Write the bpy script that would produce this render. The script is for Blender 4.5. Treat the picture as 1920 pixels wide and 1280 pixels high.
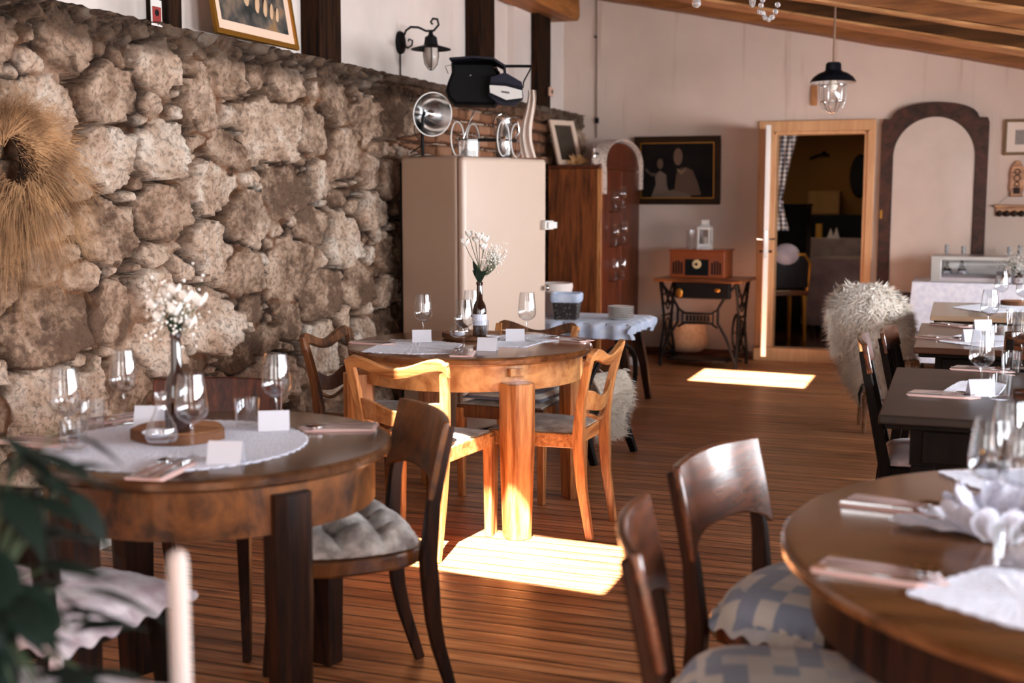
import bpy, bmesh, math, random
import numpy as np
from mathutils import Vector, Matrix, Euler
R=math.radians; PI=math.pi
random.seed(7); np.random.seed(7)
sc=bpy.context.scene; COL=sc.collection
for o in list(bpy.data.objects): bpy.data.objects.remove(o)
# ---------------- camera, light, exposure ----------------
CH=1.41; PITCH=math.atan(270/2300); YAW=math.atan(840/math.hypot(2300,270))
cd=bpy.data.cameras.new('camera'); cam=bpy.data.objects.new('camera',cd); COL.objects.link(cam); sc.camera=cam
cam.location=(0,0,CH); cam.rotation_euler=(PI/2-PITCH,0,YAW)
cd.sensor_width=36; cd.lens=2300/1920*36; cd.clip_start=.05; cd.clip_end=60
cd.dof.use_dof=True; cd.dof.focus_distance=5.1; cd.dof.aperture_fstop=2.3; cd.dof.aperture_blades=0
vs=sc.view_settings; vs.view_transform='Standard'; vs.look='None'; vs.gamma=1; vs.use_curve_mapping=False; vs.exposure=0.62
SUNDIR=Vector((.13,-.50,.86)).normalized()      # towards the sun
sd=bpy.data.lights.new('sun','SUN'); sd.energy=58; sd.angle=R(.6); sd.color=(1,.97,.95)
so=bpy.data.objects.new('sun',sd); COL.objects.link(so); so.rotation_euler=SUNDIR.to_track_quat('Z','Y').to_euler(); so.location=(2,-3,8)
w=bpy.data.worlds.new('world'); sc.world=w; w.use_nodes=True
w.node_tree.nodes['Background'].inputs[0].default_value=(.80,.88,1,1); w.node_tree.nodes['Background'].inputs[1].default_value=1.1
def area(name,loc,rot,sx,sy,e,color=(1,1,1)):
    l=bpy.data.lights.new(name,'AREA'); l.shape='RECTANGLE'; l.size=sx; l.size_y=sy; l.energy=e; l.color=color
    o=bpy.data.objects.new(name,l); COL.objects.link(o); o.location=loc; o.rotation_euler=rot; return o
XR=2.5; XL=-3.22; YB=10.8; YF=-1.2; XU=-3.42
WIN=[(.2,1.7),(2.5,4.0),(4.8,6.3),(7.1,8.6)]     # window openings in the right wall (y from, y to)
for (a,b),en in zip(WIN,(175,175,135,125)): area('window_light',(XR+.25,(a+b)/2,1.35),(0,R(90),0),.95,b-a,en,(.93,.96,1))     # daylight through the right windows
for a in (-2.2,.6): area('window_light',(a,YF-.25,1.5),(R(90),0,0),1.5,1.3,20,(1,.94,.88))        # daylight through the rear windows
area('back_room_light',(-1.6,12.6,2.2),(0,0,0),.5,.5,3.0,(1,.72,.42))
# ---------------- helpers ----------------
def V(*a): return Vector(a)
_f=Vector((-math.sin(YAW)*math.cos(PITCH),math.cos(YAW)*math.cos(PITCH),-math.sin(PITCH)))
_r=Vector((math.cos(YAW),math.sin(YAW),0)); _u=_r.cross(_f)
def _ray(px,py): return _f*2300+_r*(px-960)-_u*(py-640)
def onz(px,py,z=0.0):       # measured photo position -> world point at height z
    r=_ray(px,py); return V(0,0,CH)+r*((z-CH)/r.z)
def ony(px,py,y):
    r=_ray(px,py); return V(0,0,CH)+r*(y/r.y)
def onx(px,py,x):
    r=_ray(px,py); return V(0,0,CH)+r*(x/r.x)
class B:
    def __init__(s): s.bm=bmesh.new(); s.m=Matrix()
    def v(s,p): return s.bm.verts.new(s.m@Vector(p))
    def box(s,c,d,rz=0,rot=None):
        M=Matrix.Translation(c)@(rot.to_matrix().to_4x4() if rot else Matrix.Rotation(rz,4,'Z'))
        vs=[s.v(M@V(x*d[0]/2,y*d[1]/2,z*d[2]/2)) for x in(-1,1) for y in(-1,1) for z in(-1,1)]
        for f in((0,1,3,2),(4,6,7,5),(0,4,5,1),(2,3,7,6),(0,2,6,4),(1,5,7,3)): s.bm.faces.new([vs[i] for i in f])
        return s
    def b2(s,a,b): return s.box([(a[i]+b[i])/2 for i in range(3)],[abs(b[i]-a[i]) for i in range(3)])
    def loft(s,rings,caps=True,closed=True):
        R_=[[s.v(p) for p in r] for r in rings]; n=len(R_[0])
        for i in range(len(R_)-1):
            for j in range(n if closed else n-1):
                k=(j+1)%n
                try: s.bm.faces.new([R_[i][j],R_[i][k],R_[i+1][k],R_[i+1][j]])
                except ValueError: pass
        if caps and closed:
            for r in (R_[0][::-1],R_[-1]):
                try: s.bm.faces.new(r)
                except ValueError: pass
        return s
    def sweep(s,pts,w,h,side=(1,0,0),n=4,caps=True,round_=False):
        """rectangular / elliptical section along pts; w along 'side', h across."""
        P=[Vector(p) for p in pts]; m=len(P); rings=[]
        for i,p in enumerate(P):
            t=(P[min(i+1,m-1)]-P[max(i-1,0)]).normalized()
            sd_=Vector(side); sd_=(sd_-t*sd_.dot(t))
            if sd_.length<1e-4: sd_=Vector((0,1,0)); sd_=sd_-t*sd_.dot(t)
            sd_.normalize(); nn=t.cross(sd_)
            ww=w[i] if hasattr(w,'__len__') else w; hh=h[i] if hasattr(h,'__len__') else h
            if round_: rings.append([p+sd_*(ww/2*math.cos(a))+nn*(hh/2*math.sin(a)) for a in [2*PI*k/n for k in range(n)]])
            else: rings.append([p+sd_*(ww/2*a)+nn*(hh/2*b) for a,b in((-1,-1),(1,-1),(1,1),(-1,1))])
        return s.loft(rings,caps)
    def tube(s,pts,r,n=8,caps=True):
        d=[2*x for x in r] if hasattr(r,'__len__') else 2*r
        return s.sweep(pts,d,d,(.13,.9,.31) if abs((Vector(pts[-1])-Vector(pts[0])).normalized().y)<.8 else (1,.1,.2),n,caps,True)
    def lathe(s,prof,n=32,c=(0,0,0),caps=True,ax='Z',sc_=(1,1)):
        rings=[]
        for r,z in prof:
            r=max(r,1e-4)
            ring=[]
            for k in range(n):
                a=2*PI*k/n; x,y=r*math.cos(a)*sc_[0],r*math.sin(a)*sc_[1]
                p=(x,y,z) if ax=='Z' else ((z,x,y) if ax=='X' else (y,z,x))
                ring.append(V(*c)+V(*p))
            rings.append(ring)
        return s.loft(rings,caps)
    def prism(s,poly,z0,z1):
        a=[s.v((x,y,z0)) for x,y in poly]; b=[s.v((x,y,z1)) for x,y in poly]; n=len(poly)
        s.bm.faces.new(a[::-1]); s.bm.faces.new(b)
        for i in range(n): s.bm.faces.new([a[i],a[(i+1)%n],b[(i+1)%n],b[i]])
        return s
    def board(s,fn,nu,nv,th):
        """solid sheet: fn(u,v)->(point, normal) thickness th"""
        g=[[fn(i/nu,j/nv) for j in range(nv+1)] for i in range(nu+1)]
        A=[[s.v(Vector(p)+Vector(n)*th/2) for p,n in r] for r in g]; Bb=[[s.v(Vector(p)-Vector(n)*th/2) for p,n in r] for r in g]
        F=s.bm.faces.new
        for i in range(nu):
            for j in range(nv):
                F([A[i][j],A[i+1][j],A[i+1][j+1],A[i][j+1]]); F([Bb[i][j],Bb[i][j+1],Bb[i+1][j+1],Bb[i+1][j]])
        for i in range(nu):
            F([A[i][0],Bb[i][0],Bb[i+1][0],A[i+1][0]]); F([A[i][nv],A[i+1][nv],Bb[i+1][nv],Bb[i][nv]])
        for j in range(nv):
            F([A[0][j],A[0][j+1],Bb[0][j+1],Bb[0][j]]); F([A[nu][j],Bb[nu][j],Bb[nu][j+1],A[nu][j+1]])
        return s
    def sphere(s,c,r,n=12,m=8,sc_=(1,1,1)):
        prof=[(r*math.sin(PI*i/m),-r*math.cos(PI*i/m)) for i in range(m+1)]
        rings=[[V(*c)+V(max(q,1e-4)*math.cos(2*PI*k/n)*sc_[0],max(q,1e-4)*math.sin(2*PI*k/n)*sc_[1],z*sc_[2]) for k in range(n)] for q,z in prof]
        return s.loft(rings)
    def done(s,name,mat,parent=None,smooth=False,bevel=0,seg=2,auto=None,solid=0,sub=0):
        bmesh.ops.remove_doubles(s.bm,verts=s.bm.verts,dist=1e-5)
        bmesh.ops.recalc_face_normals(s.bm,faces=s.bm.faces)
        me=bpy.data.meshes.new(name); s.bm.to_mesh(me); s.bm.free()
        me.materials.append(mat)
        if smooth:
            me.polygons.foreach_set('use_smooth',[True]*len(me.polygons))
            try: me.set_sharp_from_angle(angle=R(auto or 42))
            except Exception: pass
        o=bpy.data.objects.new(name,me); COL.objects.link(o)
        if parent: o.parent=parent
        if solid: m=o.modifiers.new('s','SOLIDIFY'); m.thickness=solid; m.offset=0
        if bevel: m=o.modifiers.new('b','BEVEL'); m.width=bevel; m.segments=seg; m.limit_method='ANGLE'; m.angle_limit=R(40)
        if sub: m=o.modifiers.new('ss','SUBSURF'); m.levels=m.render_levels=sub
        return o
def rawmesh(name,verts,faces,mat,parent=None,smooth=False):
    me=bpy.data.meshes.new(name); me.from_pydata([tuple(v) for v in verts],[],faces); me.update(); me.materials.append(mat)
    if smooth: me.polygons.foreach_set('use_smooth',[True]*len(me.polygons))
    o=bpy.data.objects.new(name,me); COL.objects.link(o)
    if parent: o.parent=parent
    return o
def tag(o,label=None,cat=None,group=None,kind=None):
    if label: o['label']=label
    if cat: o['category']=cat
    if group: o['group']=group
    if kind: o['kind']=kind
    return o
def empty(name,loc=(0,0,0),rz=0,label=None,cat=None,group=None):
    o=bpy.data.objects.new(name,None); COL.objects.link(o); o.location=loc; o.rotation_euler=(0,0,rz); o.empty_display_size=.1
    return tag(o,label,cat,group)
def put(o,loc,rz=0,rot=None): o.location=loc; o.rotation_euler=rot if rot else (0,0,rz); return o
def dup(o,loc,rz=0,label=None,group=None,rot=None,scale=None):
    def cp(x,par):
        c=x.copy(); COL.objects.link(c); c.parent=par
        for ch in list(x.children): cp(ch,c)
        return c
    c=cp(o,None); put(c,loc,rz,rot)
    if scale: c.scale=scale
    if label: c['label']=label
    if group: c['group']=group
    return c
USED=set()
def place(proto,loc,rz=0,label=None,group=None,rot=None,scale=None):
    if proto.name in USED: return dup(proto,loc,rz,label,group,rot,scale)
    USED.add(proto.name); put(proto,loc,rz,rot)
    if scale: proto.scale=scale
    if label: proto['label']=label
    if group: proto['group']=group
    return proto
def struct(o): o['kind']='structure'; return o
def face(d): return math.atan2(d[1],d[0])-PI/2     # rz so that local +y looks along d
# ---------------- materials ----------------
def srgb(r,g,b): 
    f=lambda c:((c/255+.055)/1.055)**2.4 if c/255>.04045 else c/255/12.92
    return (f(r),f(g),f(b),1)
class M:
    def __init__(s,name):
        s.mat=bpy.data.materials.new(name); s.mat.use_nodes=True; s.nt=s.mat.node_tree; s.n=s.nt.nodes; s.b=s.n['Principled BSDF']
    def new(s,t,**k):
        x=s.n.new(t)
        for a,b in k.items(): setattr(x,a,b)
        return x
    def link(s,a,b): s.nt.links.new(a,b)
    def coord(s,scale=(1,1,1),obj=True,rot=(0,0,0)):
        t=s.new('ShaderNodeTexCoord'); m=s.new('ShaderNodeMapping'); m.inputs['Scale'].default_value=scale; m.inputs['Rotation'].default_value=rot
        if obj=='world':
            g=s.new('ShaderNodeNewGeometry'); s.link(g.outputs['Position'],m.inputs[0])
        else: s.link(t.outputs['Object'],m.inputs[0])
        return m.outputs[0]
    def noise(s,vec,scale,detail=3,rough=.5,dist=0):
        x=s.new('ShaderNodeTexNoise'); x.inputs['Scale'].default_value=scale; x.inputs['Detail'].default_value=detail; x.inputs['Roughness'].default_value=rough; x.inputs['Distortion'].default_value=dist
        s.link(vec,x.inputs['Vector']); return x.outputs['Fac']
    def ramp(s,fac,stops,interp='LINEAR'):
        x=s.new('ShaderNodeValToRGB'); e=x.color_ramp.elements; x.color_ramp.interpolation=interp
        while len(e)<len(stops): e.new(.5)
        for i,(p,c) in enumerate(stops): e[i].position=p; e[i].color=c if len(c)==4 else (*c,1)
        s.link(fac,x.inputs[0]); return x.outputs[0]
    def mix(s,fac,a,b,mode='MIX'):
        x=s.new('ShaderNodeMix',data_type='RGBA',blend_type=mode)
        for sock,val in((x.inputs[0],fac),(x.inputs[6],a),(x.inputs[7],b)):
            if hasattr(val,'is_output'): s.link(val,sock)
            else: sock.default_value=val
        return x.outputs[2]
    def math(s,op,a,b=0.0,c=None):
        x=s.new('ShaderNodeMath',operation=op)
        for i,val in enumerate((a,b) if c is None else (a,b,c)):
            if hasattr(val,'is_output'): s.link(val,x.inputs[i])
            else: x.inputs[i].default_value=val
        return x.outputs[0]
    def bump(s,h,dist=.01,st=.5):
        x=s.new('ShaderNodeBump'); x.inputs['Distance'].default_value=dist; x.inputs['Strength'].default_value=st
        s.link(h,x.inputs['Height']); s.link(x.outputs[0],s.b.inputs['Normal']); return s
    def set(s,color=None,rough=None,metal=None,spec=None,coat=None,trans=None,sheen=None,ior=None,alpha=None):
        def st(k,v):
            if v is None: return
            if hasattr(v,'is_output'): s.link(v,s.b.inputs[k])
            else: s.b.inputs[k].default_value=v
        st('Base Color',color); st('Roughness',rough); st('Metallic',metal); st('Specular IOR Level',spec); st('Coat Weight',coat)
        st('Transmission Weight',trans); st('Sheen Weight',sheen); st('IOR',ior); st('Alpha',alpha); return s
def plain(name,c,rough=.6,metal=0,spec=None,coat=None,var=.0,bump=0,bs=80,sheen=None):
    m=M(name); col=srgb(*c)
    if var:
        co=m.coord(); f=m.noise(co,6,4); d=tuple(x*(1-var) for x in col[:3])+(1,); l=tuple(min(1,x*(1+var)) for x in col[:3])+(1,)
        col=m.ramp(f,[(.3,d),(.7,l)])
    m.set(col,rough,metal,spec,coat,sheen=sheen)
    if bump: m.bump(m.noise(m.coord(),bs,3),bump,.6)
    return m.mat
def wood(name,dark,light,axis='z',rough=.35,coat=.3,scale=1.0,burl=False,contrast=.5,spec=.35):
    m=M(name); k={'x':(1.2,14,14),'y':(14,1.2,14),'z':(14,14,1.2)}[axis]
    if burl: k=(5,5,5)
    co=m.coord(tuple(a*scale for a in k))
    f=m.noise(co,1.6,5,.6,1.2 if not burl else 2.2); g=m.noise(m.coord(tuple(a*scale*5 for a in k)),2,2)
    f2=m.math('ADD',m.math('MULTIPLY',f,.8),m.math('MULTIPLY',g,.2))
    a=contrast*.25
    c=m.ramp(f2,[(.5-a,srgb(*dark)),(.5+a,srgb(*light))])
    m.set(c,rough,coat=coat,spec=spec); m.b.inputs['Coat Roughness'].default_value=.18
    m.bump(g,.0006,.4); return m.mat
W={}
W['honey_z']=wood('honey_wood_upright',(132,74,34),(204,140,84),'z',.35,.35)
W['honey_x']=wood('honey_wood_rail',(132,74,34),(204,140,84),'x',.35,.35)
W['honey_burl']=wood('honey_burl_veneer',(150,88,44),(212,150,92),'z',.3,.5,.6,True)
W['top_mid']=wood('polished_walnut_top',(84,46,22),(146,90,48),'x',.2,.5,.35)
W['walnut_z']=wood('walnut_upright',(20,10,7),(56,29,16),'z',.5,.02,spec=.16)
W['walnut_x']=wood('walnut_panel',(44,22,12),(104,56,32),'x',.2,.7)
W['walnut_burl']=wood('walnut_burl',(44,22,10),(128,76,34),'z',.35,.2,.5,True)
W['dark_top']=wood('dark_polished_top',(54,32,20),(92,58,34),'x',.2,.6,.35)
W['oak_top']=wood('brown_oak_top',(86,52,26),(128,84,48),'x',.25,.5,.3)
W['black_z']=wood('black_brown_wood',(8,5,4),(24,14,9),'z',.5,.02,spec=.12)
W['desk_top']=wood('dark_desk_top',(34,24,19),(52,37,29),'x',.42,.1,.3)
W['beam']=wood('old_timber',(80,42,16),(172,106,54),'x',.6,.05,.45,contrast=.9)
W['beam_dark']=wood('dark_rafter',(34,18,8),(104,62,28),'x',.75,0,.45,contrast=.8,spec=.15)
W['lit_strip']=wood('lit_underside_wood',(150,96,52),(212,156,102),'x',.6,0,.5)  # bounce light from the floor painted as pale wood under the rafters
W['roof']=wood('roof_boards',(22,12,6),(56,32,15),'x',.8,0,.5,spec=.1)
W['beam_y']=wood('old_timber_long',(92,50,18),(184,116,56),'y',.6,0,.4,contrast=.9)
W['post']=wood('dark_timber_post',(10,6,5),(52,29,13),'z',.75,0,spec=.1)
W['red_x']=wood('reddish_brown_wood',(44,16,9),(92,42,22),'z',.45,.08)
W['slab']=wood('bark_slab_wood',(120,70,36),(186,128,82),'x',.6,0)
W['trim']=wood('pine_door_frame',(196,142,96),(222,172,124),'z',.5,.1,.5,contrast=.7)
black=plain('black_iron',(11,10,11),.55,0,spec=.2)
blackm=plain('black_enamel',(16,18,24),.4,0,spec=.3)
steel=plain('steel',(190,188,186),.18,1)
chrome=plain('chrome',(225,225,228),.08,1)
white=plain('white_paint',(212,206,200),.5)
paper=plain('white_card',(206,203,209),.7)
napkin_m=plain('pink_napkin',(212,170,160),.85,sheen=.2,var=.06)
def thin_glass(name,tint=(1,1,1,1),extra=0.0,rough=.0):
    m=M(name); n=m.n; n.remove(m.b)
    out=n['Material Output']; t=m.new('ShaderNodeBsdfTransparent'); t.inputs[0].default_value=tint
    g=m.new('ShaderNodeBsdfGlossy'); g.inputs['Roughness'].default_value=max(rough,.02); g.inputs[0].default_value=(1,1,1,1)
    lw=m.new('ShaderNodeLayerWeight'); lw.inputs[0].default_value=.5
    a=m.math('ADD',m.math('MULTIPLY',m.math('POWER',lw.outputs['Facing'],4.0),.85),.045+extra); mx=m.new('ShaderNodeMixShader'); m.link(a,mx.inputs[0]); m.link(t.outputs[0],mx.inputs[1]); m.link(g.outputs[0],mx.inputs[2]); m.link(mx.outputs[0],out.inputs[0])
    return m.mat
glass=thin_glass('clear_glass',(.96,.97,.98,1),.02)
glass_frost=thin_glass('milky_glass',(.9,.88,.84,1),.1,.25)
def cloth(name,c1,c2,kind='noise',scale=60,bump=.002):
    m=M(name); co=m.coord()
    if kind=='lace':
        v=m.new('ShaderNodeTexVoronoi'); v.inputs['Scale'].default_value=scale; m.link(co,v.inputs[0]); f=v.outputs['Distance']
        col=m.ramp(f,[(.15,srgb(*c2)),(.4,srgb(*c1))]); m.bump(f,bump,.6)
    elif kind=='check':
        v=m.new('ShaderNodeTexVoronoi'); v.feature='F1'; v.distance='CHEBYCHEV'; v.inputs['Scale'].default_value=scale; v.inputs['Randomness'].default_value=0; m.link(co,v.inputs[0])
        h=m.new('ShaderNodeSeparateColor'); m.link(v.outputs['Color'],h.inputs[0])
        col=m.ramp(h.outputs[0],[(.0,srgb(*c1)),(.28,srgb(196,194,186)),(.55,srgb(*c2)),(.72,srgb(206,204,198)),(.9,srgb(140,154,172))],'CONSTANT')
        f=m.noise(co,90,2); m.bump(f,bump,.6)
    elif kind=='gingham':
        sx=m.new('ShaderNodeSeparateXYZ'); m.link(co,sx.inputs[0])
        a=m.math('GREATER_THAN',m.math('FRACT',m.math('MULTIPLY',sx.outputs[0],scale)),.5); b=m.math('GREATER_THAN',m.math('FRACT',m.math('MULTIPLY',sx.outputs[2],scale)),.5)
        s_=m.math('MULTIPLY',m.math('ADD',a,b),.5); col=m.ramp(s_,[(0,srgb(*c1)),(1,srgb(*c2))])
    elif kind=='stripe':
        sx=m.new('ShaderNodeSeparateXYZ'); m.link(co,sx.inputs[0])
        a=m.math('GREATER_THAN',m.math('FRACT',m.math('MULTIPLY',sx.outputs[2],scale)),.5); col=m.mix(a,srgb(*c1),srgb(*c2))
    else:
        f=m.noise(co,scale,4); col=m.ramp(f,[(.35,srgb(*c1)),(.65,srgb(*c2))]); m.bump(f,bump,.6)
    m.set(col,.9,sheen=.2); return m.mat
lace=cloth('white_lace',(212,212,226),(158,156,172),'lace',150,.0016)
cloth_white=cloth('white_cloth',(222,222,236),(240,240,248),'noise',30,.001)
cloth_blue=cloth('pale_blue_cloth',(176,190,216),(214,220,236),'noise',14,.002)
cloth_back=cloth('mauve_cloth',(150,132,136),(176,158,160),'noise',8,.001)
patch=cloth('blue_patchwork',(136,148,168),(186,190,192),'check',21,.003)
taps=cloth('worn_tapestry',(120,98,82),(176,158,140),'noise',16,.002)
fluffy=cloth('grey_quilted_plush',(150,142,138),(214,208,202),'noise',26,.006)
pinkish=cloth('white_pink_cushion',(168,146,154),(214,204,208),'noise',14,.003)
furw=plain('white_wool',(240,230,216),.9,sheen=.4)
furc=plain('cream_sheepskin',(240,230,218),.9,sheen=.4,var=.06)
stripe=cloth('striped_seat',(40,36,34),(206,204,200),'stripe',62)
gingham=cloth('gingham_curtain_cloth',(34,44,72),(222,208,196),'gingham',26)
leafm=plain('dark_green_leaf',(34,52,38),.5,var=.3)
leafb=plain('black_green_leaf',(16,28,20),.6,var=.4,spec=.2)
stemm=plain('green_stem',(60,76,48),.6)
petal=plain('white_petal',(244,238,230),.6,var=.05)
dry=M('dry_grass'); dry.set(dry.ramp(dry.noise(dry.coord(),9,3),[(.3,srgb(96,60,32)),(.7,srgb(196,150,104))]),.85); dry=dry.mat
brownglass=M('brown_bottle_glass').set(srgb(36,16,10),.06,coat=.6).mat
enamel=plain('cream_enamel',(198,172,154),.3,coat=.3,var=.015)
enamel_shade=plain('shaded_cream_enamel',(172,144,124),.35,coat=.2,var=.015)  # cream enamel darkened, the shade of the cabinet side put into its colour
gold=plain('gilt',(168,116,44),.35,.7)
redwood=plain('radio_wood',(140,64,26),.35,coat=.3,var=.1)
wicker_d=cloth('dark_wicker',(38,30,28),(120,108,100),'lace',55,.004)
straw=cloth('seagrass',(214,170,130),(236,196,158),'noise',34,.004)
# ---------------- room shell ----------------
def zb(x): return 3.157-.207*(x+3.108)
# floor boards run along x
m=M('floor_boards'); co=m.coord(obj='world'); sx=m.new('ShaderNodeSeparateXYZ'); m.link(co,sx.inputs[0])
yy=m.math('MULTIPLY',sx.outputs[1],1/.088); fr=m.math('FRACT',yy); fl=m.math('FLOOR',yy)
wn=m.new('ShaderNodeTexWhiteNoise',noise_dimensions='1D'); m.link(fl,wn.inputs['W'])
cmb=m.new('ShaderNodeCombineXYZ'); m.link(m.math('MULTIPLY',sx.outputs[0],1.6),cmb.inputs[0]); m.link(m.math('MULTIPLY',sx.outputs[1],22),cmb.inputs[1]); m.link(m.math('MULTIPLY',wn.outputs['Value'],40),cmb.inputs[2])
gr=m.noise(cmb.outputs[0],1.5,6,.62,.8)
big=m.noise(co,1.3,3)
cc=m.ramp(gr,[(.3,srgb(92,54,32)),(.5,srgb(184,118,72)),(.72,srgb(224,162,112))])
cc=m.mix(m.math('MULTIPLY',wn.outputs['Value'],.42),cc,srgb(70,40,24))
kn=m.new('ShaderNodeTexVoronoi'); kn.inputs['Scale'].default_value=1; cm2=m.new('ShaderNodeCombineXYZ'); m.link(m.math('MULTIPLY',sx.outputs[0],2.2),cm2.inputs[0]); m.link(m.math('MULTIPLY',sx.outputs[1],5),cm2.inputs[1]); m.link(cm2.outputs[0],kn.inputs[0])
kmask=m.ramp(kn.outputs['Distance'],[(.03,(1,1,1,1)),(.16,(0,0,0,1))])
cc=m.mix(m.math('MULTIPLY',kmask,.55),cc,srgb(48,26,16))
gap=m.math('ABSOLUTE',m.math('SUBTRACT',fr,.5)); gm=m.math('GREATER_THAN',gap,.452)
cc=m.mix(m.math('MULTIPLY',gm,.85),cc,srgb(20,12,8))
m.set(cc,m.ramp(big,[(.3,(.32,.32,.32)),(.7,(.5,.5,.5))]),coat=.04,spec=.45); m.b.inputs['Coat Roughness'].default_value=.22
bb=m.new('ShaderNodeBump'); bb.inputs['Distance'].default_value=.004; bb.inputs['Strength'].default_value=.9; prof=m.ramp(gap,[(.38,(1,1,1,1)),(.5,(0,0,0,1))]); hh=m.math('ADD',prof,m.math('MULTIPLY',gr,.35)); m.link(hh,bb.inputs['Height']); m.link(bb.outputs[0],m.b.inputs['Normal'])
FLOOR=m.mat
struct(B().b2((-3.6,-1.3,-.06),(XR+.1,YB+.02,0)).done('floor',FLOOR))
# plaster
def plaster(name,c,st):
    m=M(name); co=m.coord(obj='world'); a=m.noise(co,1.1,4); b=m.noise(m.coord((5,5,.35),'world'),2.2,4)
    col=m.ramp(a,[(.32,srgb(*[int(x*.90) for x in c])),(.68,srgb(*c))])
    stn=m.ramp(b,[(.58,(0,0,0,1)),(.74,(1,1,1,1))])
    sz=m.new('ShaderNodeSeparateXYZ'); m.link(co,sz.inputs[0]); up=m.ramp(m.math('MULTIPLY',sz.outputs[2],.33),[(.45,(0,0,0,1)),(.85,(1,1,1,1))])
    col=m.mix(m.math('MULTIPLY',m.math('MULTIPLY',stn,up),st),col,srgb(150,104,80))
    m.set(col,.92,spec=.2); m.bump(m.noise(co,9,5),.01,.35); return m.mat
PL=plaster('old_plaster',(220,197,182),.5); PLW=plaster('white_limewash',(232,216,206),.15)
# back wall with door opening
DX0,DX1,DZ=-1.52,-.745,1.97
b=B(); b.b2((-3.8,YB,0),(DX0,YB+.16,3.4)); b.b2((DX1,YB,0),(XR+.1,YB+.16,3.4)); b.b2((DX0,YB,DZ),(DX1,YB+.16,3.4)); b.b2((DX0,YB+.001,-.06),(DX1,YB+.159,.10))
struct(b.done('wall_back',PL))
# right wall with window openings
b=B(); ys=[YF]+[v for ab in WIN for v in ab]+[YB]
for i in range(0,len(ys),2): b.b2((XR,ys[i],0),(XR+.2,ys[i+1],2.3))
for a,c in WIN: b.b2((XR,a,0),(XR+.2,c,.85)); b.b2((XR,a,1.82),(XR+.2,c,2.3))
struct(b.done('wall_right',PLW))
for i,(a,c) in enumerate(WIN):
    b=B()
    for y in (a+.03,(a+c)/2,c-.03): b.box((XR+.12,y,1.335),(.05,.06,.97))
    for z in (.88,1.79): b.box((XR+.12,(a+c)/2,z),(.05,c-a,.06))
    o=struct(b.done('window_%d'%(i+1),W['trim'])); tag(B().b2((XR+.11,a+.06,.91),(XR+.115,c-.06,1.76)).done('pane',glass,o))
# rear wall
b=B(); xs=[-3.8,-2.95,-1.45,-.15,1.35,XR+.1]
for i in (0,2,4): b.b2((xs[i],YF-.2,0),(xs[i+1],YF,3.4))
for i in (1,3): b.b2((xs[i],YF-.2,0),(xs[i+1],YF,.8)); b.b2((xs[i],YF-.2,2.2),(xs[i+1],YF,3.4))
struct(b.done('wall_rear',PLW))
# upper left wall above the ledge
struct(B().b2((-3.6,YF,0),(XU,YB,3.6)).done('wall_left_upper',PLW))
# --- roof with two skylight openings ---
def back(xp,yp):   # sun patch point on the floor -> point of the roof underside
    t=0
    for _ in range(20): t=(zb(xp+SUNDIR.x*t)+.15)/SUNDIR.z
    return xp+SUNDIR.x*t, yp+SUNDIR.y*t
P=[((-2.12,4.17),(-1.14,4.70)),((-1.93,9.27),(-1.03,9.93))]
holes=[(back(a[0],a[1]),back(c[0],c[1])) for a,c in P]
xs=sorted({-3.8,XR+.3}|{h[i][0] for h in holes for i in(0,1)}); ysr=sorted({YF-.3,YB+.2}|{h[i][1] for h in holes for i in(0,1)})
b=B()
for i in range(len(xs)-1):
    for j in range(len(ysr)-1):
        cx,cy=(xs[i]+xs[i+1])/2,(ysr[j]+ysr[j+1])/2
        if any(h[0][0]<cx<h[1][0] and h[0][1]<cy<h[1][1] for h in holes): continue
        b.loft([[(xs[i],ysr[j],zb(xs[i])+.15),(xs[i+1],ysr[j],zb(xs[i+1])+.15),(xs[i+1],ysr[j+1],zb(xs[i+1])+.15),(xs[i],ysr[j+1],zb(xs[i])+.15)],
                [(xs[i],ysr[j],zb(xs[i])+.20),(xs[i+1],ysr[j],zb(xs[i+1])+.20),(xs[i+1],ysr[j+1],zb(xs[i+1])+.20),(xs[i],ysr[j+1],zb(xs[i])+.20)]])
struct(b.done('ceiling',W['roof']))
for i,h in enumerate(holes):
    (x0,y0),(x1,y1)=h; b=B()
    for ya,yb_ in((y0-.05,y0),(y1,y1+.05)): b.loft([[(x0-.05,ya,zb(x0)+.14),(x0-.05,yb_,zb(x0)+.14),(x0-.05,yb_,zb(x0)+.24),(x0-.05,ya,zb(x0)+.24)],[(x1+.05,ya,zb(x1)+.14),(x1+.05,yb_,zb(x1)+.14),(x1+.05,yb_,zb(x1)+.24),(x1+.05,ya,zb(x1)+.24)]])
    struct(b.done('window_%d'%(i+5),W['trim']))
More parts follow.
